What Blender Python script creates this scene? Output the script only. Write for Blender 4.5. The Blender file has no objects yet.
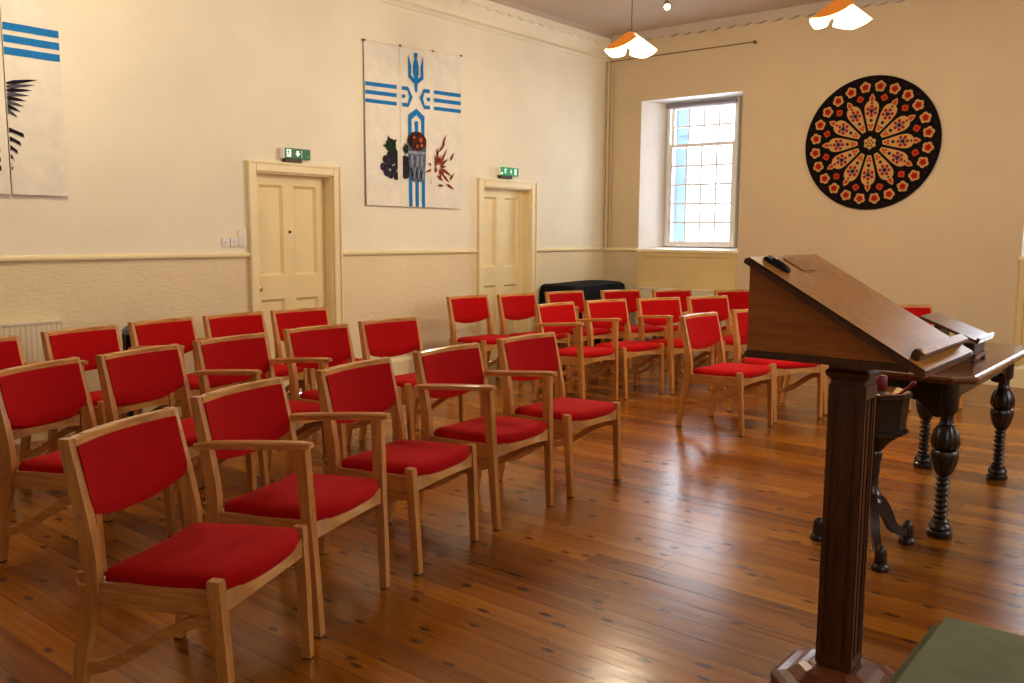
import bpy, bmesh, math, random
from mathutils import Vector, Matrix
random.seed(7)
PI = math.pi
SC = bpy.context.scene
COL = SC.collection
XL, YB, ZC = -6.207, 9.408, 3.80          # left wall, back wall, ceiling
XR, YF = 1.7, -2.6                        # right wall, wall behind the camera

# ------------------------------------------------------------------ materials
def s2l(c):
    return tuple(((v/255.0+0.055)/1.055)**2.4 if v > 10 else v/255.0/12.92 for v in c)

def nt_new(name):
    m = bpy.data.materials.new(name); m.use_nodes = True
    nt = m.node_tree; b = nt.nodes['Principled BSDF']
    return m, nt, b

def N(nt, t, **kw):
    n = nt.nodes.new(t)
    for k, v in kw.items(): setattr(n, k, v)
    return n

def ramp(nt, src, stops):
    r = N(nt, 'ShaderNodeValToRGB'); e = r.color_ramp.elements
    while len(e) < len(stops): e.new(0.5)
    for i, (p, c) in enumerate(stops):
        e[i].position = p; e[i].color = (*c, 1)
    nt.links.new(src, r.inputs[0]); return r.outputs[0]

def coords(nt, scale=(1, 1, 1), out='Object'):
    tc = N(nt, 'ShaderNodeTexCoord'); mp = N(nt, 'ShaderNodeMapping')
    mp.inputs['Scale'].default_value = scale
    nt.links.new(tc.outputs[out], mp.inputs[0]); return mp.outputs[0]

def noise(nt, vec, scale, detail=3, rough=.55):
    n = N(nt, 'ShaderNodeTexNoise'); n.inputs['Scale'].default_value = scale
    n.inputs['Detail'].default_value = detail; n.inputs['Roughness'].default_value = rough
    nt.links.new(vec, n.inputs['Vector']); return n.outputs['Fac']

def bump(nt, b, h, strength=.2, dist=.01):
    bp = N(nt, 'ShaderNodeBump'); bp.inputs['Strength'].default_value = strength
    bp.inputs['Distance'].default_value = dist
    nt.links.new(h, bp.inputs['Height']); nt.links.new(bp.outputs[0], b.inputs['Normal'])

def mat_plain(name, rgb, rough=.5, var=.08, nscale=8, bmp=0, bscale=60, metal=0, spec=.5, coat=0, emit=0, ecol=None, sheen=0):
    m, nt, b = nt_new(name); c = s2l(rgb)
    v = coords(nt); f = noise(nt, v, nscale)
    lo = tuple(x*(1-var) for x in c); hi = tuple(min(1, x*(1+var)) for x in c)
    nt.links.new(ramp(nt, f, [(.3, lo), (.7, hi)]), b.inputs['Base Color'])
    b.inputs['Roughness'].default_value = rough; b.inputs['Metallic'].default_value = metal
    b.inputs['Specular IOR Level'].default_value = spec; b.inputs['Coat Weight'].default_value = coat
    b.inputs['Coat Roughness'].default_value = .15
    if sheen:
        b.inputs['Sheen Weight'].default_value = sheen; b.inputs['Sheen Tint'].default_value = (1, .12, .10, 1); b.inputs['Sheen Roughness'].default_value = .4
    if bmp: bump(nt, b, noise(nt, v, bscale, 2), bmp, .004)
    if emit:
        b.inputs['Emission Color'].default_value = (*s2l(ecol or rgb), 1); b.inputs['Emission Strength'].default_value = emit
    return m

def mat_wood(name, dark, light, scale=(3, 40, 40), rough=.4, coat=0, spec=.5):
    m, nt, b = nt_new(name)
    v = coords(nt, scale); f = noise(nt, v, 1.0, 5, .6)
    f2 = noise(nt, coords(nt, (1.5, 1.5, 1.5)), 2.0, 2)
    mx = N(nt, 'ShaderNodeMath', operation='MULTIPLY_ADD'); mx.inputs[1].default_value = .35
    nt.links.new(f2, mx.inputs[0]); 
    ad = N(nt, 'ShaderNodeMath', operation='MULTIPLY'); ad.inputs[1].default_value = .7
    nt.links.new(f, ad.inputs[0]); nt.links.new(ad.outputs[0], mx.inputs[2])
    nt.links.new(ramp(nt, mx.outputs[0], [(.36, s2l(dark)), (.66, s2l(light))]), b.inputs['Base Color'])
    b.inputs['Roughness'].default_value = rough; b.inputs['Coat Weight'].default_value = coat
    b.inputs['Coat Roughness'].default_value = .12; b.inputs['Specular IOR Level'].default_value = spec
    bump(nt, b, f, .05, .002)
    return m

def mat_floor():
    m, nt, b = nt_new('floorboards'); L = nt.links
    tc = N(nt, 'ShaderNodeTexCoord'); sp = N(nt, 'ShaderNodeSeparateXYZ'); L.new(tc.outputs['Object'], sp.inputs[0])
    def M(op, a, bb=None, c=None):
        n = N(nt, 'ShaderNodeMath', operation=op)
        for i, x in enumerate((a, bb, c)):
            if x is None: continue
            if isinstance(x, (int, float)): n.inputs[i].default_value = x
            else: L.new(x, n.inputs[i])
        return n.outputs[0]
    yy = M('DIVIDE', sp.outputs['Y'], .118); row = M('FLOOR', yy); fr = M('SUBTRACT', yy, row)
    wn = N(nt, 'ShaderNodeTexWhiteNoise', noise_dimensions='1D'); L.new(row, wn.inputs['W'])
    xs = M('MULTIPLY_ADD', wn.outputs['Value'], 7.3, sp.outputs['X']); xd = M('DIVIDE', xs, 3.1); seg = M('FLOOR', xd); xf = M('SUBTRACT', xd, seg)
    cb = N(nt, 'ShaderNodeCombineXYZ'); L.new(row, cb.inputs[0]); L.new(seg, cb.inputs[1])
    w2 = N(nt, 'ShaderNodeTexWhiteNoise', noise_dimensions='2D'); L.new(cb.outputs[0], w2.inputs['Vector'])
    gv = N(nt, 'ShaderNodeCombineXYZ')
    L.new(M('MULTIPLY', xs, 1.3), gv.inputs[0]); L.new(M('MULTIPLY', sp.outputs['Y'], 42), gv.inputs[1]); L.new(M('MULTIPLY', row, 3.7), gv.inputs[2])
    g = noise(nt, gv.outputs[0], 1.0, 6, .62)
    t = M('ADD', M('MULTIPLY', g, .62), M('MULTIPLY', w2.outputs['Value'], .38))
    col = ramp(nt, t, [(.20, s2l((92, 48, 6))), (.42, s2l((134, 78, 10))), (.6, s2l((156, 96, 16))), (.82, s2l((182, 122, 32)))])
    # knots: stretched voronoi cells
    kv = N(nt, 'ShaderNodeCombineXYZ'); L.new(M('MULTIPLY', xs, 3.1), kv.inputs[0]); L.new(M('MULTIPLY', sp.outputs['Y'], 6.4), kv.inputs[1])
    vo = N(nt, 'ShaderNodeTexVoronoi', voronoi_dimensions='2D'); vo.inputs['Scale'].default_value = 1.0; L.new(kv.outputs[0], vo.inputs['Vector'])
    kn = M('ADD', vo.outputs['Distance'], M('MULTIPLY', M('SUBTRACT', g, .5), .12))
    kf = ramp(nt, kn, [(.05, (1, 1, 1)), (.11, (0, 0, 0))])
    mk = N(nt, 'ShaderNodeMix', data_type='RGBA'); L.new(M('MULTIPLY', kf, .75), mk.inputs['Factor'])
    L.new(col, mk.inputs['A']); mk.inputs['B'].default_value = (*s2l((52, 24, 12)), 1)
    edge = M('MINIMUM', fr, M('SUBTRACT', 1.0, fr)); e1 = M('LESS_THAN', edge, .012)
    e2 = M('LESS_THAN', M('MINIMUM', xf, M('SUBTRACT', 1.0, xf)), .0004)
    gap = M('MAXIMUM', e1, e2)
    mg = N(nt, 'ShaderNodeMix', data_type='RGBA'); L.new(M('MULTIPLY', gap, .75), mg.inputs['Factor'])
    L.new(mk.outputs['Result'], mg.inputs['A']); mg.inputs['B'].default_value = (*s2l((40, 18, 8)), 1)
    L.new(mg.outputs['Result'], b.inputs['Base Color'])
    rz = M('ADD', M('MULTIPLY', g, .14), .17); L.new(rz, b.inputs['Roughness'])
    b.inputs['Specular IOR Level'].default_value = .42
    b.inputs['Coat Weight'].default_value = .12; b.inputs['Coat Roughness'].default_value = .2
    wv = noise(nt, coords(nt, (3, 9, 1)), 2.2, 2)
    op = noise(nt, coords(nt, (1, 1.6, 1)), 55, 1)
    hh = M('ADD', M('ADD', M('MULTIPLY', wv, .9), M('MULTIPLY', op, .28)), M('ADD', M('MULTIPLY', g, .25), M('MULTIPLY', gap, -.5)))
    bump(nt, b, hh, .22, .006)
    return m

def mat_wall(name, rgb, bmp=.12, bscale=25, stretch=(1, 1, 1), var=.04):
    m, nt, b = nt_new(name); c = s2l(rgb)
    f = noise(nt, coords(nt), 1.3, 4)
    nt.links.new(ramp(nt, f, [(.3, tuple(x*(1-var) for x in c)), (.7, tuple(min(1, x*(1+var)) for x in c))]), b.inputs['Base Color'])
    b.inputs['Roughness'].default_value = .75; b.inputs['Specular IOR Level'].default_value = .25
    bump(nt, b, noise(nt, coords(nt, stretch), bscale, 3), bmp, .01)
    return m

M_ = {}
M_['floor'] = mat_floor()
M_['wall'] = mat_wall('painted_plaster', (240, 232, 210))
M_['wall_b'] = mat_wall('plaster_back_dimmed', (214, 194, 158), bmp=.08)  # same paint as the left wall; weaker, yellower light put into the colour
M_['dado'] = mat_wall('textured_wallpaper', (234, 218, 180), bmp=.5, bscale=22, stretch=(1, .8, 3.2))
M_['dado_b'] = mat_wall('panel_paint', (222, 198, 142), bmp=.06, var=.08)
M_['ceil'] = mat_wall('ceiling_paint_dimmed', (196, 180, 164), bmp=.05)  # white ceiling greyed: its low light is put into the colour
M_['cream'] = mat_plain('cream_gloss_paint', (240, 225, 180), .38, .03, 3)
M_['cream_d'] = mat_plain('door_paint', (238, 220, 170), .42, .04, 3)
M_['white'] = mat_plain('white_paint', (232, 228, 222), .45, .03, 3)
M_['rad'] = mat_plain('radiator_enamel', (232, 220, 190), .4, .03, 3)
M_['beech'] = mat_wood('beech', (176, 116, 54), (212, 154, 84), (60, 60, 4), .42, .08)
M_['beech_x'] = mat_wood('beech_along', (172, 114, 56), (220, 164, 94), (5, 60, 60), .36, .12)
M_['beech_y'] = mat_wood('beech_across', (182, 126, 66), (228, 176, 108), (60, 5, 60), .26, .3)
M_['red'] = mat_plain('red_fabric', (178, 7, 10), .85, .10, 90, .35, 700, spec=.15, sheen=.35)
M_['plug'] = mat_plain('steel_screw', (190, 180, 165), .35, .05, 20, metal=.8)
M_['rubber'] = mat_plain('dark_glide', (24, 18, 15), .6, .1, 20)
M_['oak'] = mat_wood('lectern_oak', (150, 92, 26), (192, 130, 48), (6, 60, 60), .38, .1)
M_['oak_d'] = mat_wood('lectern_oak_dark', (66, 34, 13), (96, 54, 22), (50, 50, 5), .4, .12)
M_['oak_side'] = mat_wood('lectern_side_oak', (148, 88, 32), (182, 114, 48), (6, 60, 60), .5, 0)
M_['oak_base'] = mat_wood('lectern_base_oak', (88, 46, 22), (126, 72, 38), (30, 30, 10), .3, .3)
M_['dark'] = mat_wood('dark_carved_oak', (24, 11, 6), (46, 23, 11), (40, 40, 8), .34, .25)
M_['dark_top'] = mat_wood('dark_table_top', (78, 40, 18), (118, 66, 30), (50, 4, 50), .24, .5)
M_['black_cloth'] = mat_plain('black_cloth', (8, 8, 11), .75, .3, 5, .3, 40, spec=.3)
M_['black'] = mat_plain('black_plastic', (12, 13, 16), .25, .2, 20)
M_['green'] = mat_plain('green_felt', (122, 126, 96), .85, .12, 12, .3, 500, spec=.2)
M_['brass'] = mat_plain('brass', (130, 96, 48), .42, .1, 20, metal=.8)
M_['knob'] = mat_plain('knob_brass', (206, 162, 86), .3, .1, 20, metal=.6)
M_['steel'] = mat_plain('grey_metal', (132, 136, 150), .35, .08, 15, metal=.6)
M_['darkred'] = mat_plain('dark_red_wax', (120, 20, 22), .4, .1, 20)
M_['cloth'] = mat_plain('banner_cloth', (234, 228, 212), .85, .05, 9, .25, 200, spec=.15)
M_['blue'] = mat_plain('blue_applique', (44, 128, 190), .85, .08, 30, spec=.15)
M_['grape'] = mat_plain('grape_print', (52, 44, 56), .85, .35, 60, spec=.15)
M_['leaf'] = mat_plain('leaf_print', (40, 56, 34), .85, .25, 50, spec=.15)
M_['beaker'] = mat_plain('beaker_print', (98, 106, 122), .8, .45, 22, spec=.15)
M_['beaker_l'] = mat_plain('beaker_light_print', (150, 158, 170), .8, .25, 40, spec=.15)
M_['copper_p'] = mat_plain('copper_print', (84, 44, 24), .8, .6, 40, spec=.15)
M_['copper_l'] = mat_plain('copper_highlight_print', (190, 108, 60), .8, .2, 30, spec=.15)
M_['rust'] = mat_plain('rust_print', (138, 62, 40), .85, .2, 40, spec=.15)
M_['ink'] = mat_plain('dark_print', (38, 32, 44), .85, .2, 40, spec=.15)
M_['inkg'] = mat_plain('grey_print', (92, 88, 96), .85, .2, 40, spec=.15)
M_['t_black'] = mat_plain('tapestry_black', (22, 15, 13), .9, .2, 60, .3, 300, spec=.15)
M_['t_cream'] = mat_plain('tapestry_cream', (200, 156, 94), .9, .1, 80, .3, 300, spec=.15)
M_['t_red'] = mat_plain('tapestry_red', (158, 34, 24), .9, .12, 80, spec=.15)
M_['t_orange'] = mat_plain('tapestry_orange', (186, 74, 30), .9, .12, 80, spec=.15)
M_['t_navy'] = mat_plain('tapestry_navy', (38, 38, 58), .9, .12, 80, spec=.15)
M_['t_dkred'] = mat_plain('tapestry_maroon', (66, 18, 20), .9, .12, 80, spec=.15)
M_['t_lilac'] = mat_plain('tapestry_lilac', (142, 122, 124), .9, .1, 80, spec=.15)
M_['exitgreen'] = mat_plain('exit_green', (8, 128, 62), .3, .05, 10, emit=.55, ecol=(10, 130, 62))
M_['exitgreen_d'] = mat_plain('exit_green_dark', (8, 92, 38), .3, .2, 14, emit=.22, ecol=(10, 100, 42))
M_['exitwhite'] = mat_plain('exit_white', (220, 240, 226), .4, .03, 10, emit=.6)
M_['acrylic'] = mat_plain('acrylic_housing', (226, 216, 196), .3, .04, 10, emit=.12)  # faint glow added to lift the unlit end caps; switch parts share it
M_['rod'] = mat_plain('rod_paint', (128, 96, 62), .5, .08, 10)
M_['bracket'] = mat_plain('brown_bracket', (74, 48, 28), .5, .1, 10)
M_['shade_o'] = mat_plain('orange_shade', (206, 130, 52), .5, .1, 14, emit=.5, ecol=(226, 132, 40))
M_['shade_w'] = mat_plain('glowing_shade', (255, 246, 214), .5, .02, 10, emit=2.2, ecol=(255, 238, 190))
M_['spot'] = mat_plain('spot_lens', (255, 248, 236), .4, .02, 10, emit=6.0, ecol=(255, 246, 226))
M_['spot_b'] = mat_plain('spot_body', (150, 112, 88), .4, .05, 10)
M_['plate'] = mat_plain('clear_plastic', (160, 108, 60), .12, .04, 10, coat=.6)
M_['stone'] = mat_wall('outside_stone', (150, 176, 200), bmp=.4, bscale=8, var=.12)
M_['dirt'] = mat_plain('scuffed_paint', (196, 168, 112), .5, .16, 2)

def mat_glass():
    m = bpy.data.materials.new('window_glass'); m.use_nodes = True; nt = m.node_tree; nt.nodes.clear()
    o = N(nt, 'ShaderNodeOutputMaterial'); t = N(nt, 'ShaderNodeBsdfTransparent'); g = N(nt, 'ShaderNodeBsdfGlossy')
    g.inputs['Roughness'].default_value = .05
    t.inputs['Color'].default_value = (.94, .97, 1, 1)
    mx = N(nt, 'ShaderNodeMixShader'); mx.inputs[0].default_value = .06
    nt.links.new(t.outputs[0], mx.inputs[1]); nt.links.new(g.outputs[0], mx.inputs[2]); nt.links.new(mx.outputs[0], o.inputs[0])
    return m
M_['glass'] = mat_glass()
M_['blind'] = mat_plain('blind_fabric', (128, 118, 122), .7, .06, 12)

# ------------------------------------------------------------------ mesh helpers
class MB:
    def __init__(s): s.v = []; s.f = []; s.m = []; s.mats = []
    def mi(s, mat):
        if mat not in s.mats: s.mats.append(mat)
        return s.mats.index(mat)
    def add(s, vs, fs, mat):
        o = len(s.v); k = s.mi(mat); s.v += [tuple(p) for p in vs]
        for f in fs: s.f.append([i+o for i in f]); s.m.append(k)
    def box(s, x0, x1, y0, y1, z0, z1, mat, T=None):
        vs = [(x, y, z) for z in (z0, z1) for y in (y0, y1) for x in (x0, x1)]
        if T: vs = [T(p) for p in vs]
        s.add(vs, [(0, 2, 3, 1), (4, 5, 7, 6), (0, 1, 5, 4), (2, 6, 7, 3), (0, 4, 6, 2), (1, 3, 7, 5)], mat)
    def rings(s, rs, mat, caps=True, closed=True):
        n = len(rs[0]); vs = [p for r in rs for p in r]; fs = []
        for i in range(len(rs)-1):
            for j in range(n if closed else n-1):
                k = (j+1) % n
                fs.append((i*n+j, i*n+k, (i+1)*n+k, (i+1)*n+j))
        if caps:
            fs.append(tuple(range(n))[::-1]); fs.append(tuple((len(rs)-1)*n+j for j in range(n)))
        s.add(vs, fs, mat)
    def lathe(s, c, prof, mat, n=20, mod=None, rot=0):
        rs = []
        for r, z in prof:
            ring = []
            for j in range(n):
                a = 2*PI*j/n+rot; rr = r*(mod(a, z) if mod else 1)
                ring.append((c[0]+rr*math.cos(a), c[1]+rr*math.sin(a), c[2]+z))
            rs.append(ring)
        s.rings(rs, mat)
    def tube(s, pts, r, mat, n=8):
        pts = [Vector(p) for p in pts]; rs = []
        for i, p in enumerate(pts):
            d = (pts[min(i+1, len(pts)-1)]-pts[max(i-1, 0)]).normalized()
            u = d.cross(Vector((0, 0, 1)));
            if u.length < 1e-3: u = d.cross(Vector((0, 1, 0)))
            u.normalize(); w = d.cross(u); rr = r[i] if isinstance(r, (list, tuple)) else r
            rs.append([tuple(p+u*math.cos(2*PI*j/n)*rr+w*math.sin(2*PI*j/n)*rr) for j in range(n)])
        s.rings(rs, mat)
    def sweep(s, pts, wx, wy, mat):
        # pts: list of (x,y,z), rect section in x/y with per-point size, going up z
        rs = []
        for i, p in enumerate(pts):
            a = wx[i]/2 if isinstance(wx, list) else wx/2; b = wy[i]/2 if isinstance(wy, list) else wy/2
            rs.append([(p[0]-a, p[1]-b, p[2]), (p[0]+a, p[1]-b, p[2]), (p[0]+a, p[1]+b, p[2]), (p[0]-a, p[1]+b, p[2])])
        s.rings(rs, mat)
    def prism(s, pts, axis, a, b, mat):
        # polygon pts in the two other axes, extruded along axis (0,1,2) from a to b
        def P(q, h):
            l = list(q); l.insert(axis, h); return tuple(l)
        n = len(pts); vs = [P(q, a) for q in pts]+[P(q, b) for q in pts]
        fs = [tuple(range(n))[::-1], tuple(range(n, 2*n))]+[(i, (i+1) % n, n+(i+1) % n, n+i) for i in range(n)]
        s.add(vs, fs, mat)
    def build(s, name, parent=None, smooth=False, bevel=0, label=None, recalc=True, seg=2):
        me = bpy.data.meshes.new(name); me.from_pydata(s.v, [], s.f)
        for m in s.mats: me.materials.append(m)
        for p, k in zip(me.polygons, s.m): p.material_index = k
        bm = bmesh.new(); bm.from_mesh(me)
        if recalc: bmesh.ops.recalc_face_normals(bm, faces=bm.faces)
        if bevel:
            ed = [e for e in bm.edges if len(e.link_faces) == 2 and e.calc_face_angle(0) > .5]
            bmesh.ops.bevel(bm, geom=ed, offset=bevel, segments=seg, affect='EDGES', clamp_overlap=True)
        bm.to_mesh(me); bm.free()
        if smooth:
            for p in me.polygons: p.use_smooth = True
            me.set_sharp_from_angle(angle=math.radians(38))
        o = bpy.data.objects.new(name, me); COL.objects.link(o)
        if parent: o.parent = parent
        if label: o['label'] = label
        return o

def tag(o, label, cat, group=None):
    o['label'] = label; o['category'] = cat
    if group: o['group'] = group
    return o
def thing(name, label, cat, loc=(0, 0, 0), rz=0, group=None):
    o = bpy.data.objects.new(name, None); COL.objects.link(o); o.empty_display_size = .1
    o.location = loc; o.rotation_euler = (0, 0, rz); return tag(o, label, cat, group)
def struct(o):
    o['kind'] = 'structure'; return o

# ------------------------------------------------------------------ room shell
b = MB(); b.box(XL-.1, XR+.1, YF-.1, YB+.05, -.12, 0, M_['floor']); struct(b.build('floor'))
b = MB(); b.box(XL-.1, XR+.1, YF-.1, YB+.1, ZC, ZC+.1, M_['ceil']); struct(b.build('ceiling'))
DADO = 1.215
doors = [(4.289, 5.087), (7.089, 7.913)]; DTOP = 1.905
b = MB()
def wl(y0, y1, z0, z1, mk): b.box(XL-.12, XL, y0, y1, z0, z1, M_[mk])
ys = YF
for (d0, d1) in doors:
    wl(ys, d0, 0, DADO, 'dado'); wl(ys, d0, DADO, ZC, 'wall')
    wl(d0, d1, DTOP, ZC, 'wall'); ys = d1
wl(ys, YB+.4, 0, DADO, 'dado'); wl(ys, YB+.4, DADO, ZC, 'wall')
struct(b.build('wall_left'))

# back wall with two splayed window recesses
WINS = [(-5.70, -4.40), (-1.56, -0.26)]; WZ0, WZ1 = 1.235, 3.003; DEP = .36
b = MB(); xs = XL-.1
def wb(x0, x1, z0, z1, mk='wall_b'): b.add([(x0, YB, z0), (x1, YB, z0), (x1, YB, z1), (x0, YB, z1)], [(0, 1, 2, 3)], M_[mk])
for (w0, w1) in WINS:
    wb(xs, w0, 0, ZC); wb(w0, w1, WZ1, ZC)
    wb(w0, w1, 0, WZ0, 'dado_b')
    i0, i1, j0, j1 = w0+.215, w1-.165, WZ0+.035, WZ1-.02; y2 = YB+DEP
    A = [(w0, YB, WZ0), (w1, YB, WZ0), (w1, YB, WZ1), (w0, YB, WZ1)]; B = [(i0, y2, j0), (i1, y2, j0), (i1, y2, j1), (i0, y2, j1)]
    b.add(A+B, [(0, 1, 5, 4), (1, 2, 6, 5), (2, 3, 7, 6), (3, 0, 4, 7)], M_['white'])
    xs = w1
wb(xs, XR+.1, 0, ZC)
# outer skin so that the wall has thickness
y2 = YB+DEP
xs = XL-.1
for (w0, w1) in WINS:
    i0, i1, j0, j1 = w0+.215, w1-.165, WZ0+.035, WZ1-.02
    for (x0, x1, z0, z1) in ((xs, i0, 0, ZC), (i0, i1, 0, j0), (i0, i1, j1, ZC)):
        b.add([(x0, y2, z0), (x1, y2, z0), (x1, y2, z1), (x0, y2, z1)], [(0, 1, 2, 3)], M_['wall_b'])
    xs = i1
b.add([(xs, y2, 0), (XR+.1, y2, 0), (XR+.1, y2, ZC), (xs, y2, ZC)], [(0, 1, 2, 3)], M_['wall_b'])
struct(b.build('wall_back', recalc=False))

# right wall with two plain window openings (out of view), wall behind the camera
RW = [(1.2, 2.6), (5.2, 6.6)]
b = MB(); ys = YF
for (d0, d1) in RW:
    b.box(XR, XR+.12, ys, d0, 0, ZC, M_['wall']); b.box(XR, XR+.12, d0, d1, 0, 1.1, M_['wall']); b.box(XR, XR+.12, d0, d1, 3.1, ZC, M_['wall']); ys = d1
b.box(XR, XR+.12, ys, YB, 0, ZC, M_['wall']); struct(b.build('wall_right'))
b = MB(); b.box(XL-.1, XR+.1, YF-.12, YF, 0, ZC, M_['wall']); struct(b.build('wall_front'))

# skirting, dado rail, picture rail, cornice
b = MB()
for y0, y1 in ((YF, 4.20), (5.175, 6.99), (8.005, YB)):
    b.prism([(XL, 0), (XL+.022, 0), (XL+.022, .18), (XL+.012, .205), (XL, .215)], 1, y0, y1, M_['cream'])
b2 = b
def prism_xz(bb, pts, y0, y1, mat):
    n = len(pts); vs = [(x, y0, z) for x, z in pts]+[(x, y1, z) for x, z in pts]
    bb.add(vs, [tuple(range(n))[::-1], tuple(range(n, 2*n))]+[(i, (i+1) % n, n+(i+1) % n, n+i) for i in range(n)], mat)
def prism_yz(bb, pts, x0, x1, mat):
    n = len(pts); vs = [(x0, y, z) for y, z in pts]+[(x1, y, z) for y, z in pts]
    bb.add(vs, [tuple(range(n))[::-1], tuple(range(n, 2*n))]+[(i, (i+1) % n, n+(i+1) % n, n+i) for i in range(n)], mat)
b = MB()
for y0, y1 in ((YF, 4.20), (5.175, 6.99), (8.005, YB)):
    prism_xz(b, [(XL, 0), (XL+.022, 0), (XL+.022, .18), (XL+.012, .205), (XL, .215)], y0, y1, M_['cream'])
struct(b.build('baseboard_left'))
b = MB(); prism_yz(b, [(YB, 0), (YB-.022, 0), (YB-.022, .18), (YB-.012, .205), (YB, .215)], XL, XR, M_['cream']); struct(b.build('baseboard_back'))
b = MB()
for y0, y1 in ((YF, 4.212), (5.172, 6.991), (8.005, YB)):
    prism_xz(b, [(XL, 1.205), (XL+.020, 1.210), (XL+.028, 1.222), (XL+.028, 1.236), (XL+.016, 1.246), (XL, 1.250)], y0, y1, M_['cream'])
prism_yz(b, [(YB, 1.205), (YB-.020, 1.21), (YB-.028, 1.222), (YB-.028, 1.234), (YB-.016, 1.244), (YB, 1.248)], XL, -5.70, M_['cream'])
struct(b.build('trim_1'))                                     # dado rail
b = MB()
prism_xz(b, [(XL, 3.495), (XL+.018, 3.500), (XL+.018, 3.510), (XL+.034, 3.520), (XL+.034, 3.532), (XL, 3.560)], YF, YB, M_['wall'])
struct(b.build('trim_2'))                                     # picture rail of the left wall
def cornice(bb, along, p0, p1):
    n = int((p1-p0)/.0225); out = .10
    for i in range(n):
        a0 = p0+(p1-p0)*i/n; a1 = p0+(p1-p0)*(i+1)/n
        def low(a): return 3.70-.022*abs(math.sin(PI*a/.18))
        z0, z1 = low(a0), low(a1)
        for (o1, za0, za1, o2, zb0, zb1) in ((out, z0, z1, out, ZC-.035, ZC-.035), (out, ZC-.035, ZC-.035, out+.06, ZC, ZC), (out, z0, z1, out-.03, z0, z1), (out-.03, z0, z1, 0, 3.60, 3.60)):
            q = [(o1, a0, za0), (o1, a1, za1), (o2, a1, zb1), (o2, a0, zb0)]
            if along == 'y': vs = [(XL+o, a, z) for o, a, z in q]
            else: vs = [(a, YB-o, z) for o, a, z in q]
            bb.add(vs, [(0, 1, 2, 3)], M_['ceil'] if o2 > out else M_['wall' if along == 'y' else 'wall_b'])
b = MB(); cornice(b, 'y', YF, YB); struct(b.build('trim_3', recalc=False))
def cornice_b(bb):
    n = int((XR-XL)/.0225); out = .07
    for i in range(n):
        a0 = XL+(XR-XL)*i/n; a1 = XL+(XR-XL)*(i+1)/n
        low = lambda a: 3.715-.026*abs(math.sin(PI*a/.18))
        z0, z1 = low(a0), low(a1)
        for (o1, za0, za1, o2, zb0, zb1) in ((out, z0, z1, out+.02, ZC, ZC), (out, z0, z1, 0, z0+.01, z1+.01)):
            q = [(o1, a0, za0), (o1, a1, za1), (o2, a1, zb1), (o2, a0, zb0)]
            bb.add([(a, YB-o, z) for o, a, z in q], [(0, 1, 2, 3)], M_['ceil'])
b = MB(); cornice_b(b); struct(b.build('trim_4', recalc=False))
b = MB(); b.tube([(XL+.06, YB-.045, 1.25), (XL+.06, YB-.045, 3.51)], .016, M_['wall_b']); b.tube([(XL+.10, YB-.03, 1.25), (XL+.10, YB-.03, 3.50)], .008, M_['wall_b'])
struct(b.build('trim_5', smooth=True))                        # boxed pipes in the corner

# pipe along the back wall (picture wire rail)
p = MB(); p.tube([(XL+.03, YB-.045, 3.505), (-4.27, YB-.045, 3.505)], .006, M_['rod'])
p.box(-4.28, -4.26, YB-.055, YB+.0, 3.492, 3.518, M_['rod'])
tag(p.build('picture_rail', smooth=True), 'thin brown horizontal rod fixed high on the back wall above the window', 'rail')

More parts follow.
